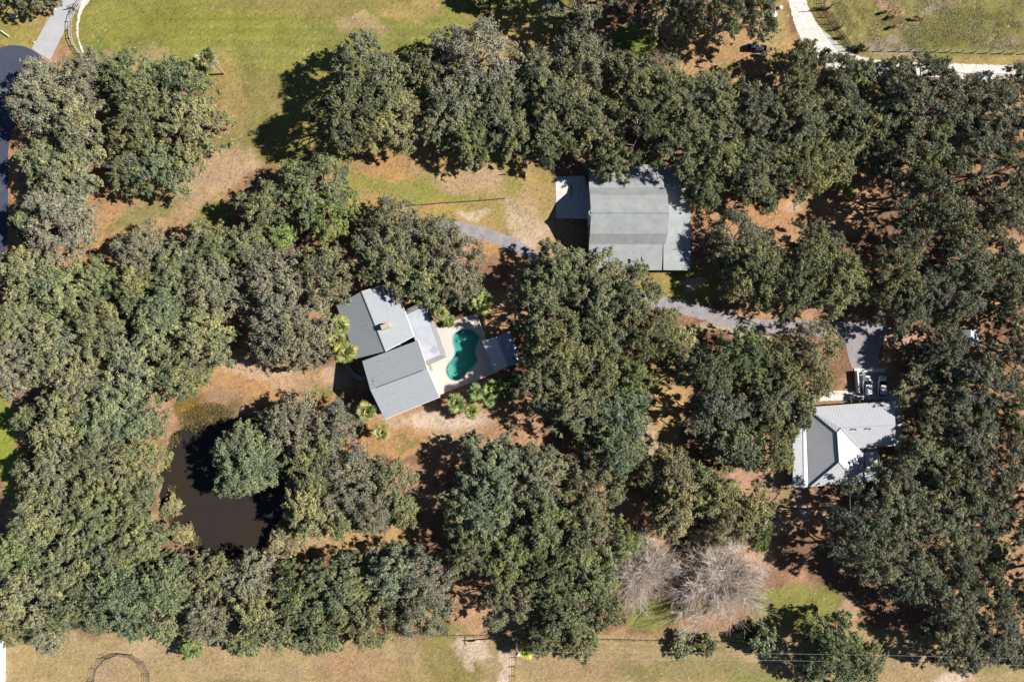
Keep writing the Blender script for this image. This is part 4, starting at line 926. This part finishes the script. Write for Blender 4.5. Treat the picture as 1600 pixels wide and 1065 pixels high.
PROTO = {}
def get(kind):
    if kind in PROTO: return PROTO[kind]
    L = []
    if kind == 'L': L = [(11,13.5,*oak(100+i, 11, 13.5, .74, .215, .30, 1.25, lobes=.2, twigs=.35)) for i in range(6)]
    if kind == 'M': L = [(8,11.5,*oak(200+i, 8, 11.5, .76, .215, .28, 1.15, lobes=.22, twigs=.35)) for i in range(6)]
    if kind == 'S': L = [(5,8.5,*oak(300+i, 5, 8.5, 1.05, .21, .05, 1.05, lobes=.22)) for i in range(3)]
    if kind == 'C': L = [(8.5,12,*oak(400+i, 8.5, 12, 1.1, .21, .03, 1.15, lobes=.13, twigs=.15)) for i in range(2)]
    if kind == 'B': L = [(9.5,12.5,*oak(500+i, 9.5, 12.5, .82, .21, .35, 1.15, moss=1, lobes=.2)) for i in range(3)]
    if kind == 'D': L = [(10,15.5,*oak(600+i, 10, 15.5, .46, .215, .8, 1.15, base=.5, lobes=.3, twigs=.4)) for i in range(6)]
    if kind == 'U': L = [(2.2,2.6,*oak(700+i, 2.2, 2.6, 1.3, .24, 0, .8, base=.15, lobes=.2)) for i in range(2)]
    if kind == 'bare': L = [(10,11.5,*bare(801,10,11.5)), (10,11.5,*bare(802,10,11.5))]
    if kind == 'palm': L = [(2.6,5.5,*palm(901+i,2.6,5.5)) for i in range(3)]
    PROTO[kind] = L; return L

TINT = {  # leaf albedo, moss share
 'olive': ((.158,.168,.074), .12), 'green': ((.130,.150,.066), .08), 'grey': ((.148,.158,.078), .17), 'mossy': ((.165,.165,.090), .33),
 'blue': ((.130,.160,.088), .08), 'dark': ((.120,.130,.076), .18), 'darkgreen': ((.108,.124,.056), .12), 'yellow': ((.215,.200,.085), .18), 'lime': ((.20,.21,.07), .12), 'lush': ((.155,.195,.062), .04), 'gold': ((.32,.31,.05), .02), 'reed': ((.20,.17,.07), .3)}
SNAME = {'L':'oak_tree','M':'oak_tree','S':'small_oak','C':'dense_oak','B':'mossy_oak','D':'tall_oak','U':'shrub','bare':'leafless_tree','palm':'palm_tree'}
SCAT = {'U':'shrub','palm':'palm tree'}
cnt = 0
def tree(px, py, rpx, kind, tint, label, H=None, ax=1.0, group=None, name=None):
    global cnt; cnt += 1
    rr = random.Random(cnt*31+7); L = get(kind); r0, h0, cm, tm = L[cnt % len(L)]
    r = rpx*S*.97; H0 = H
    if H is None: H = h0*(r/r0)**.6
    zc = H*(.62 if kind not in ('palm','U') else .85); r = r*(1-zc/HC)
    loc = list(P(px, py, zc)); loc[2] = -.05
    root = empty(name or SNAME[kind], loc, rr.uniform(0,6.28), label, SCAT.get(kind,'tree'), group)
    s = r/r0; root.scale = (s*ax, s/ax, H/h0)
    c = bpy.data.objects.new('crown', cm); COL.objects.link(c); c.parent = root
    t = bpy.data.objects.new('trunk', tm); COL.objects.link(t); t.parent = root
    (a, b, g), mo = TINT[tint]; k = rr.uniform(.9,1.12); k *= rr.uniform(1.22,1.62); c.color = (a*k*rr.uniform(.97,1.10), b*k, g*k*rr.uniform(.9,1.12), min(1,mo*rr.uniform(.7,1.4)))
    return root
TREES = [
# --- top left cluster by the cul-de-sac
(70,150,60,'B','mossy','mossy grey oak overhanging the dark cul-de-sac',None),
(140,120,42,'B','mossy','thin mossy oak at the lower end of the curved board fence',None),
(128,200,52,'M','grey','grey green oak between the cul-de-sac oak and the big green cluster',None),
(215,135,58,'L','green','green oak whose crown touches the bare pink patch of the field',None),
(285,140,50,'M','green','green oak just left of the palm at the field corner',None),
(300,205,58,'L','olive','broad olive oak bulging out into the lawn corridor',None),
(225,195,52,'L','olive','oak with pale bare limbs in the middle of the top left cluster',None),
(255,262,46,'M','green','green oak at the lower tip of the top left cluster',None),
(205,265,36,'M','darkgreen','dark green oak above the pink sandy strip',None),
(110,275,50,'M','grey','oak beside the road, between the cul-de-sac oak and the pale mossy one',None),
(70,255,40,'M','olive','oak shading the road just below the cul-de-sac',None),
(92,348,60,'B','mossy','pale mossy oak standing where the lawn corridor ends',None),
(50,348,30,'S','green','small green oak between the road and the pale mossy oak',None),
# --- left mass
(48,430,50,'M','olive','olive oak at the left edge under the pale mossy oak',None),
(100,455,48,'M','green','green oak at the lower left end of the sandy clearing',None),
(28,500,40,'M','olive','oak at the left edge over the white limbed tree',None),
(25,570,46,'B','mossy','white limbed mossy tree at the left edge',None),
(90,540,50,'M','grey','grey green oak right of the white limbed tree',None),
(160,440,36,'M','darkgreen','dark oak on the lower rim of the sandy clearing',None),
(222,395,44,'B','mossy','pale topped oak poking up into the sandy clearing',None),
(215,450,44,'M','olive','olive oak below the pale topped one',None),
(278,420,46,'M','green','oak between the pale topped oak and the dark one near the lawn',None),
(330,385,42,'M','green','green oak at the upper right of the left wood, by the lawn',None),
(385,385,38,'M','darkgreen','dark oak left of the blue tarp',None),
(335,450,50,'M','grey','grey green oak left of the big brown mossy oak',None),
(160,515,54,'L','olive','broad oak with a litter patch showing on its right side',None),
(250,500,54,'M','green','green oak in the middle of the left wood',None),
(320,520,50,'M','olive','olive oak above the pond clearing, left of the big mossy oak',None),
(205,570,50,'M','grey','grey green oak left of the pond clearing',None),
(285,580,42,'M','green','green oak touching the top of the pond reeds',None),
(130,600,50,'B','grey','grey oak with pale twigs in the left wood',None),
# --- left of the pond
(105,655,52,'M','olive','olive oak right of the bright grass strip at the left edge',None),
(50,655,26,'S','darkgreen','small dark oak beside the bright grass strip',None),
(175,650,58,'L','blue','blue green oak left of the pond reeds',None),
(226,655,37,'M','olive','olive oak leaning over the upper left pond bank',None),
(222,722,36,'M','olive','bright olive oak on the left pond bank',None),
(165,720,56,'L','olive','broad olive oak two crowns left of the pond',None),
(95,735,50,'M','grey','grey green oak at the left edge, level with the pond',None),
(52,735,28,'S','olive','small oak over the lower end of the bright grass strip',None),
(210,785,42,'M','green','green oak on the pond bank below the bright olive one',None),
(150,795,54,'L','green','green oak left of the lower pond bank',None),
(70,805,52,'M','olive','olive oak near the left edge below the bright grass strip',None),
(30,860,48,'M','green','green oak at the left edge above the corner trees',None),
(105,870,56,'L','olive','olive oak in the lower left wood with a tall crown',None),
(180,860,50,'L','green','green oak two crowns below the pond bank trees',None),
(228,842,38,'M','olive','olive oak at the lower left end of the pond',None),
(50,930,56,'L','grey','grey oak in the bottom left corner',None),
(80,985,36,'B','mossy','pale mossy tree over the top end of the white board fence',None),
(20,975,34,'M','olive','oak behind the top end of the white board fence',None),
(125,940,52,'L','darkgreen','dark green oak right of the bottom left corner tree',None),
(190,935,56,'C','blue','dense blue green oak in the bottom left wood',None),
(260,912,48,'C','blue','dense blue green oak touching the bottom of the pond',None),
(255,960,42,'M','green','green oak above the round pen',None),
(325,900,40,'M','olive','olive oak on the bottom bank of the pond',None),
(330,960,48,'B','mossy','mossy oak with long white limbs above the round pen',None),
(390,905,42,'M','mossy','mossy topped oak below the pond',None),
(410,960,54,'M','olive','olive oak right of the white limbed mossy one',None),
(385,1000,26,'S','green','small green oak dangling below the belt right of the round pen',None),
(298,1012,16,'S','lush','small bright sapling right of the round pen',None),
(470,925,46,'M','darkgreen','dark oak right of the olive one in the bottom belt',None),
(530,920,54,'L','green','green oak in the bottom belt below the tan clearing',None),
(500,985,42,'M','green','green oak hanging over the bottom field left of centre',None),
(580,965,52,'L','olive','olive oak hanging over the bottom field, second of the pair',None),
(615,895,46,'M','blue','blue green oak right of the tan clearing',None),
(665,900,48,'B','mossy','pale mossy oak beside the dark gap in the bottom belt',None),
(660,955,46,'B','grey','grey oak at the right end of the left bottom belt',None),
# --- around the pond, right side
(388,718,58,'C','blue','round pale blue green oak leaning over the pond',9.5),
(455,665,48,'M','mossy','mossy oak above the pond, left of the palms',9.5),
(520,665,40,'B','mossy','sparse mossy oak with white limbs by the lower palms',8.5),
(485,725,50,'L','olive','olive oak right of the round blue green one',10),
(545,745,54,'B','mossy','open mossy oak with thick white limbs showing',9.5),
(605,750,38,'M','olive','olive oak at the right end of the pond group',9),
(480,790,44,'M','olive','olive oak overhanging the lower pond',9),
(580,800,36,'B','mossy','thin mossy oak above the tan clearing',8.5),
(530,815,26,'S','olive','small oak on the edge of the tan clearing',None),
(630,800,24,'S','olive','small olive oak at the right of the tan clearing',None),
# --- north of the house
(490,295,56,'L','green','green oak in the lawn with a dark left side',None),
(520,330,40,'M','lush','bright green lower right part of the lawn oak group',None),
(420,325,46,'M','darkgreen','dark green oak left of the lawn oak',None),
(440,365,22,'S','lush','small bright green tree left of the blue tarp',None),
(430,440,54,'B','mossy','big brown grey mossy oak west of the house, upper crown',None),
(450,500,66,'B','mossy','big brown grey mossy oak west of the house, main crown',None),
(505,430,48,'M','grey','grey green oak at the upper left corner of the house roof',None),
(420,535,34,'B','mossy','mossy oak on the upper edge of the pond clearing',None),
(480,545,36,'M','mossy','mossy oak left of the yellow palms',None),
(612,345,40,'B','grey','pale grey oak reaching up to the rail fence on the lawn',None),
(605,400,56,'L','grey','grey green oak above the house roof',None),
(680,375,40,'B','grey','grey oak left of the asphalt driveway end',None),
(708,400,48,'B','mossy','mossy oak with pink bare twigs beside the asphalt driveway',None),
(665,430,46,'M','olive','olive oak over the brick steps',None),
(715,445,38,'M','grey','grey green oak above the pool deck',None),
# --- top belt
(570,110,56,'L','grey','leftmost oak of the top belt, pale crown reaching into the field',15),
(545,180,56,'L','green','green oak at the left end of the top belt, casting the long shadow',17),
(608,185,54,'L','olive','oak with a pink dead bough in the left of the top belt',None),
(740,95,66,'B','mossy','large grey mossy oak reaching highest into the north field',None),
(670,110,40,'M','darkgreen','dark oak between the first two groups of the top belt',None),
(710,165,56,'L','grey','grey green oak below the large mossy one',None),
(775,160,52,'L','grey','grey oak right of centre of the large mossy group',None),
(735,215,40,'M','green','green oak on the upper rim of the tan lawn',None),
(800,210,42,'M','green','green oak above the tan lawn, left of the barn slab',None),
(905,90,52,'B','grey','grey mossy oak over the green grass patch',None),
(850,115,40,'B','mossy','mossy oak touching the tan part of the north field',None),
(870,165,56,'L','grey','grey green oak above the barn slab, upper row',None),
(855,215,40,'M','darkgreen','dark oak at the top left of the barn slab',None),
(925,190,52,'L','olive','olive oak in the belt straight above the barn slab',None),
(955,250,36,'M','green','green oak overhanging the top edge of the barn roof',None),
(990,120,48,'L','grey','grey oak between the grass patch and the barn',None),
(1030,110,36,'B','mossy','thin mossy oak above the barn at the edge of the tan clearing',None),
(1000,195,48,'D','darkgreen','open dark oak above the barn with litter showing through',None),
(1055,155,50,'L','grey','grey green oak right of the open dark one',None),
(1060,225,48,'D','darkgreen','open dark oak behind the upper right of the barn roof',None),
(1115,160,50,'L','grey','grey oak below the dark blue vehicle',None),
(1120,235,56,'L','olive','broad olive oak right of the barn roof',None),
(1100,290,34,'M','darkgreen','dark oak hanging over the right end of the barn',None),
(1178,170,50,'L','dark','dark oak right of the one below the vehicle',None),
(1180,260,54,'L','grey','grey green oak over the orange litter clearing',None),
(1190,300,30,'M','olive','small crowned oak on the top rim of the litter clearing',None),
(1240,115,44,'D','olive','open oak beside the bend of the limestone road',13),
(1245,190,54,'L','grey','grey green oak below the bend of the limestone road',None),
(1250,260,48,'L','olive','olive oak right of the litter clearing',10),
(1255,85,20,'S','grey','small grey oak on the inside of the road bend',9),
(1286,86,6,'S','grey','thin sapling standing in front of the limestone road',7),
(1310,110,30,'B','grey','sparse oak over the limestone road below the corral',None),
(1315,180,52,'L','dark','dark oak with bare limbs below the corral',None),
(1300,250,42,'M','olive','olive oak with litter to its right',9),
(1345,118,26,'S','grey','small oak overlapping the near edge of the limestone road',None),
(1400,115,30,'B','grey','low sparse oak over the straight stretch of limestone road',None),
(1450,118,36,'B','grey','sparse oak at the right of the limestone road group',None),
(1365,190,46,'M','olive','yellow green oak in the dark top right wood',None),
(1420,170,54,'D','dark','tall dark oak below the limestone road',None),
(1485,165,54,'D','dark','tall dark oak above the right hand wood gap',None),
(1545,175,52,'D','dark','tall dark oak near the top right corner',None),
(1590,190,46,'D','dark','tall dark oak at the right edge near the top',None),
(1590,125,26,'M','olive','olive oak at the right edge touching the limestone road',None),
(1440,235,50,'D','grey','grey open oak in the middle of the top right wood',None),
(1520,235,50,'D','dark','dark oak in the top right wood, second row',None),
(1580,260,46,'D','darkgreen','dark green oak at the right edge, second row',None),
(1370,240,34,'M','darkgreen','dark green oak above the blue grey shadows',None),
# --- right middle
(1465,310,60,'D','grey','tall leaning oak alone in the litter gap at the right',17),
(1410,300,40,'D','dark','open dark oak left of the tall leaning one',12),
(1420,370,40,'D','dark','open dark oak under the tall leaning one',None),
(1560,330,48,'D','dark','dark oak right of the tall leaning one',None),
(1595,320,40,'D','darkgreen','dark green oak at the right edge beside the gap',None),
(1150,375,48,'B','grey','pale brown grey oak right of the barn',10),
(1175,422,54,'L','olive','olive oak over the asphalt driveway right of the barn',11),
(1240,430,60,'L','green','green oak right of the driveway olive one',None),
(1305,440,54,'L','olive','yellowish olive oak above the asphalt apron',None),
(1275,375,34,'D','olive','open oak above the green driveway oak',8.5),
(1395,430,48,'D','grey','grey open oak right of the yellowish olive one',None),
(1440,450,50,'L','dark','dark oak above the parking area trees',None),
(1410,490,36,'D','grey','open oak at the right end of the asphalt apron',None),
(1500,400,52,'D','grey','grey oak in the right hand wood above the shed',None),
(1495,465,44,'D','dark','dark oak just above the white shed',None),
(1560,420,50,'L','dark','dark oak near the right edge above the shed',None),
(1590,480,42,'D','darkgreen','dark green oak at the right edge level with the shed',None),
(1555,475,30,'M','dark','small dark oak right above the shed roof',None),
# --- right, round the metal roofed house
(1165,562,50,'L','green','green oak below the asphalt driveway',None),
(1102,578,46,'D','darkgreen','dark open oak left of the green one below the driveway',15),
(1270,545,46,'B','yellow','yellow green oak above the metal roofed house',None),
(1220,580,48,'L','olive','olive oak left of the yellow green one',None),
(1275,595,30,'M','yellow','small yellow green tree at the top of the house path',None),
(1200,625,50,'L','grey','grey oak left of the metal roof corner',None),
(1120,645,52,'D','dark','open dark oak with litter showing, left of the metal roofed house',15),
(1205,690,46,'L','olive','olive oak overhanging the metal porch roof',None),
(1150,690,44,'M','darkgreen','dark green oak below the open dark one',None),
(1250,640,26,'S','olive','small oak branch crown over the metal roof corner',9),
(1446,574,40,'D','grey','open grey oak right of the parked cars',7.5),
(1470,545,44,'L','dark','dark oak left of the shed',10),
(1465,610,54,'D','grey','grey oak two crowns right of the parked cars',10),
(1446,645,34,'D','dark','dark oak just right of the end of the metal roof',9),
(1530,600,52,'D','dark','dark oak below the shed',None),
(1585,560,44,'D','dark','dark oak at the right edge below the shed',None),
(1590,640,46,'D','darkgreen','dark green oak at the right edge level with the metal roof',None),
(1510,675,56,'L','dark','broad dark oak in the right hand wood level with the metal roof',None),
(1445,715,50,'D','grey','grey oak casting branch shadows on the metal roof',10),
(1400,740,32,'D','dark','open dark oak over the porch corner of the metal roof',10),
(1555,730,52,'D','dark','dark oak near the right edge below the metal roof level',None),
(1590,710,36,'D','dark','small crowned dark oak at the right edge',None),
(1490,755,56,'L','grey','grey green oak below the broad dark one',None),
(1390,790,56,'D','grey','tall open oak below the metal roofed house',12),
(1330,810,50,'D','dark','tall dark oak casting the long shadow over the yellow green tree',17),
(1460,815,60,'L','grey','broad grey green oak in the lower right wood',None),
(1530,805,50,'L','dark','dark oak right of the broad grey green one',None),
(1590,810,40,'D','dark','open dark oak at the right edge, lower wood',None),
(1360,865,50,'D','grey','grey oak over the lawn beside the bare trees',15),
(1415,890,56,'L','dark','dark oak right of the small lawn',None),
(1490,880,40,'D','dark','open dark oak with the tan gap on its right',None),
(1480,940,50,'D','dark','open dark oak above the bottom right corner',None),
(1545,935,46,'D','darkgreen','dark green oak in the bottom right corner, upper',None),
(1595,930,40,'D','dark','dark oak at the right edge near the bottom',None),
(1490,1005,48,'L','dark','dark oak hanging over the bottom right field',None),
(1550,990,48,'L','dark','dark oak in the bottom right corner, lower',None),
(1595,1010,36,'M','dark','dark oak at the very bottom right',None),
(1305,1020,58,'L','green','bright green edged oak at the bottom under the small lawn',9),
(1345,1035,34,'M','olive','olive oak joined to the green edged one at the bottom',None),
# --- centre
(870,430,52,'L','green','green oak at the end of the barn driveway',None),
(925,440,56,'L','grey','grey green oak touching the bottom left of the barn roof',None),
(845,480,50,'D','darkgreen','open dark green oak right of the pool palm',14),
(985,460,48,'L','green','green oak right below the barn roof',None),
(1010,520,52,'L','olive','olive oak at the right of the central mass',None),
(940,510,58,'L','green','green oak in the heart of the central mass',None),
(870,550,54,'L','olive','olive oak right of the pavilion',14),
(935,580,46,'M','olive','olive oak below the heart of the central mass',None),
(840,600,44,'D','olive','open olive oak below the pavilion',None),
(985,590,38,'D','lush','yellow green open oak at the lower right of the central mass',10),
(895,630,50,'D','olive','open oak with litter gaps right of the banana palms',None),
(965,645,50,'C','blue','dense blue green oak above the path gap',None),
(960,700,46,'C','blue','dense blue green oak with pink twigs at its foot',None),
(770,735,58,'L','blue','blue green oak at the left of the large lower group',None),
(840,745,54,'L','grey','grey green oak in the large lower group',None),
(755,800,54,'L','blue','blue green oak second from the left in the large lower group',None),
(920,770,52,'L','grey','grey green oak at the upper right of the large lower group',None),
(845,815,58,'L','green','green oak in the middle of the large lower group',None),
(790,865,50,'M','green','green oak above the dark gap of the bottom belt',None),
(915,835,48,'M','green','green oak left of the leafless trees',None),
(730,855,40,'D','darkgreen','open dark oak in the dark gap of the bottom belt',None),
(860,885,52,'L','green','green oak above the bottom belt left of the leafless trees',None),
(925,900,46,'M','green','green oak touching the small leafless tree',None),
(790,935,46,'D','darkgreen','open dark oak above the yellow palm',None),
(880,950,50,'L','green','green oak at the bottom of the large lower group',None),
(940,950,36,'M','green','small green oak below the small leafless tree',None),
(850,990,34,'M','darkgreen','dark green oak right of the yellow palm',None),
(905,1000,34,'M','green','green oak hanging over the bottom field right of the yellow palm',None),
(975,845,30,'D','lush','thin bright green tree above the small leafless tree',9),
# --- lower centre right, yellow green
(1055,755,48,'M','yellow','yellow green oak below the path gap',None),
(1110,770,46,'M','olive','olive oak between the two yellow green ones',None),
(1050,800,40,'M','yellow','yellow green oak above the small leafless tree',None),
(1140,815,44,'B','yellow','pale yellow green oak above the large leafless tree',None),
(1175,795,36,'M','yellow','yellow green oak below the litter clearing left of the metal roof',None),
(1010,740,24,'D','yellow','thin tree beside the path gap',None),
(1185,835,24,'M','lush','small bright green tree right of the pale yellow green oak',None),
# --- beyond the top edge
(905,0,52,'D','dark','dark spreading tree at the top edge over the green grass',14),
(965,-8,44,'D','dark','dark tree at the top edge beside the green grass patch',14),
(1035,15,46,'L','grey','grey green oak at the top edge left of the bare limbed gap',18),
(1085,5,44,'D','grey','open grey oak at the top edge above the thin trunks',20),
(1130,28,38,'D','grey','tall tree with two dark thin trunks above the blue vehicle',20),
(1175,15,44,'M','grey','grey green oak at the top edge near the white drums',15),
(20,-16,34,'M','darkgreen','dark tree at the top left corner',None),
(70,-16,28,'M','dark','dark tree at the top edge left of the concrete driveway',None),
(790,-14,26,'M','green','green treetop just entering at the top edge',None),
(750,-12,18,'S','green','small treetop at the top edge left of the green one',None),
# --- trees just past the right edge that cast the shade there
(1650,180,50,'D','dark','dark oak beyond the right edge, top',None),(1655,300,50,'D','dark','dark oak beyond the right edge, upper',None),(1655,420,50,'D','dark','dark oak beyond the right edge, middle',None),(1650,540,50,'D','dark','dark oak beyond the right edge, level with the shed',None),(1655,660,50,'D','dark','dark oak beyond the right edge, below the shed',None),(1655,780,50,'D','dark','dark oak beyond the right edge, lower',None),(1650,900,50,'D','dark','dark oak beyond the right edge, bottom',None),
]
GRP = {'D':'tall dark oaks of the wood', 'B':'mossy oaks', 'C':'dense blue green oaks'}
for x, y, r, k, tnt, lab, H in TREES: tree(x, y, r, k, tnt, lab, H, ax=random.uniform(.92,1.09), group='oaks on the property')
tree(1000,893,66,'bare','grey','smaller leafless grey tree, left of the two',10,group='leafless trees')
tree(1127,914,84,'bare','grey','larger leafless grey tree spreading a wide fan, right of the two',12,group='leafless trees')
for x, y, r, t, lab, H in [
 (533,508,20,'lime','yellow palm at the left side of the house roof, uppermost of the cluster',6),(528,532,18,'lime','yellow palm in the middle of the cluster beside the house',5.5),(541,550,23,'lime','big yellow palm at the lower end of the cluster beside the house',6),
 (574,641,20,'lime','yellow palm at the lower left corner of the tall gable roof',6),(597,674,17,'yellow','dull palm below the lower corner of the tall gable roof',5),
 (689,490,16,'lime','yellow palm beside the porch roof',5),(756,473,22,'lime','palm with long bright fronds above the pool deck corner',6),(742,480,12,'lush','small palm between the porch palm and the bright fronded one',4),
 (714,629,20,'lush','leftmost green palm below the pool deck',5),(738,642,16,'lime','lowest palm below the pool deck',4.5),(745,612,18,'lush','green palm below the pool deck, nearest the pool',5),(772,606,20,'lush','green palm below the pavilion',5.5),(765,625,14,'lush','small palm at the right of the group below the pool deck',4),
 (328,95,20,'yellow','palm at the corner of the north field',9),(823,1015,17,'gold','bright yellow palm beside the utility pole',4)]:
    tree(x, y, r, 'palm', t, lab, H, group='palms')
for x, y, r, t, lab, H in [
 (446,842,24,'reed','round olive shrub on the lower right pond bank',2.2),(1070,1008,17,'olive','shrub under the large leafless tree, left of a row of two',2.2),(1103,1010,14,'green','shrub below the large leafless tree, right of a row of two',3),(1188,1002,20,'green','green shrub at the bottom between the leafless tree and the green edged oak',4),
 (795,610,14,'lush','bright shrub beside the pavilion',2),(700,500,9,'lush','low shrub on the edge of the porch',1.5),(742,95,8,'olive','low shrub in the north field side of the belt',1.5),
 (1065,540,26,'yellow','scrubby pale bush below the asphalt driveway',3),(1085,560,20,'yellow','scrubby pale bush left of the dark open oak',3),
 (1560,870,20,'yellow','yellow brown bush in the tan gap at the lower right',2.5),(1000,853,16,'lush','bright bush beside the small leafless tree',2.5),(1085,845,16,'yellow','pale yellow bush between the two leafless trees',3),
 (282,835,14,'reed','brown green marsh bush on the lower left pond edge',1.5),(268,790,12,'reed','narrow marsh bush on the left pond edge',1.5),(1346,74,5,'dark','small dark bush at the corner of the corral',1.5)]:
    tree(x, y, r, 'U', t, lab, H, group='shrubs', )

# reeds at the head of the pond: nobody could count them
def reeds():
    R = np.random.default_rng(5); V, Q, A = [], [], []
    cand = [(300,655,20,20),(325,645,32,18),(345,645,22,12),(266,790,9,34),(285,835,18,16),(300,845,14,10),(262,715,5,22),(272,688,8,10),(425,845,9,12)]; n = 0
    for cx, cy, rx, ry in cand:
        for _ in range(int(rx*ry*5)):
            t = R.uniform(0,6.283); u = math.sqrt(R.random()); u *= .6+.6*float(vnoise(np.array(math.cos(t)*3.0),np.array(math.sin(t)*3.0),1,9)); p = P(cx+rx*u*math.cos(t), cy+ry*u*math.sin(t)); h = R.uniform(.1,.35)+.3*(p[1] > -24); b = len(V); d = R.normal(0,.35,2); w = R.normal(0,.045,2)
            V += [(p[0]-w[0],p[1]-w[1],-.45),(p[0]+w[0],p[1]+w[1],-.45),(p[0]+d[0]+w[0],p[1]+d[1]+w[1],h-.45),(p[0]+d[0]-w[0],p[1]+d[1]-w[1],h-.4)]; Q.append([b,b+1,b+2,b+3]); A.append([R.random(),.35+.4*R.random(),R.random(),1])
    me = np_mesh('reeds', np.array(V), np.array(Q), [M['leaf']], {'lf': ('FACE','FLOAT_COLOR',np.array(A))}); o = bpy.data.objects.new('reeds', me); COL.objects.link(o); o.color = (.135,.105,.035,.1); tag(o, 'ochre marsh reeds along the pond edge', kind='stuff')
reeds()

def scatter(name, boxes, total, hmin, hmax, wid, color, label, seed, flat=False, thin=1.0):
    """small real tufts or sticks spread over patches; nobody could count them"""
    R = np.random.default_rng(seed); area = np.array([(b[2]-b[0])*(b[3]-b[1]) for b in boxes], float); cnts = (total*area/area.sum()).astype(int); X_, Y_ = [], []
    for b, c in zip(boxes, cnts): X_.append(R.uniform(b[0],b[2],c)); Y_.append(R.uniform(b[1],b[3],c))
    x = (np.concatenate(X_)-800)*S; y = (532.5-np.concatenate(Y_))*S; keep = fbm(x,y,4.0,seed,3)+R.normal(0,.08,len(x)) > .5; x, y = x[keep], y[keep]; n = len(x)
    h = R.uniform(hmin,hmax,n); t = R.uniform(0,6.283,n); w = wid*R.uniform(.6,1.4,n); d = R.normal(0,.12,(n,2)) if not flat else np.stack([np.cos(t+1.57),np.sin(t+1.57)],1)*h[:,None]
    cx = np.cos(t)*w; cy = np.sin(t)*w; z = np.zeros(n)+.005; zt = h if not flat else z+.05
    V = np.stack([np.stack([x-cx,y-cy,z],1), np.stack([x+cx,y+cy,z],1), np.stack([x+cx*thin+d[:,0],y+cy*thin+d[:,1],zt],1), np.stack([x-cx*thin+d[:,0],y-cy*thin+d[:,1],zt],1)],1).reshape(-1,3)
    A = np.stack([R.uniform(0,1,n), R.uniform(.2,.9,n), R.uniform(0,1,n), np.ones(n)],1)
    me = np_mesh(name, V, np.arange(n*4).reshape(-1,4), [M['leaf']], {'lf': ('FACE','FLOAT_COLOR',A)}); o = bpy.data.objects.new(name, me); COL.objects.link(o); o.color = color; tag(o, label, kind='stuff')
scatter('grass_tufts', [(1275,-5,1600,42),(1345,42,1600,78)], 16000, .04, .10, .16, (.20,.185,.085,.2), 'coarse grass tufts in the paddock', 21, flat=True, thin=.6)
scatter('fallen_twigs', [(330,560,560,640),(600,640,760,700),(100,250,420,420),(540,235,870,340),(1080,290,1330,360),(1000,560,1070,740),(480,800,650,880),(1180,730,1290,830),(1040,30,1240,120),(60,990,800,1060),(810,1000,1300,1060)], 26000, .25, .8, .035, (.30,.24,.18,.5), 'dry twigs and leaves lying in the clearings', 22, flat=True, thin=.5)
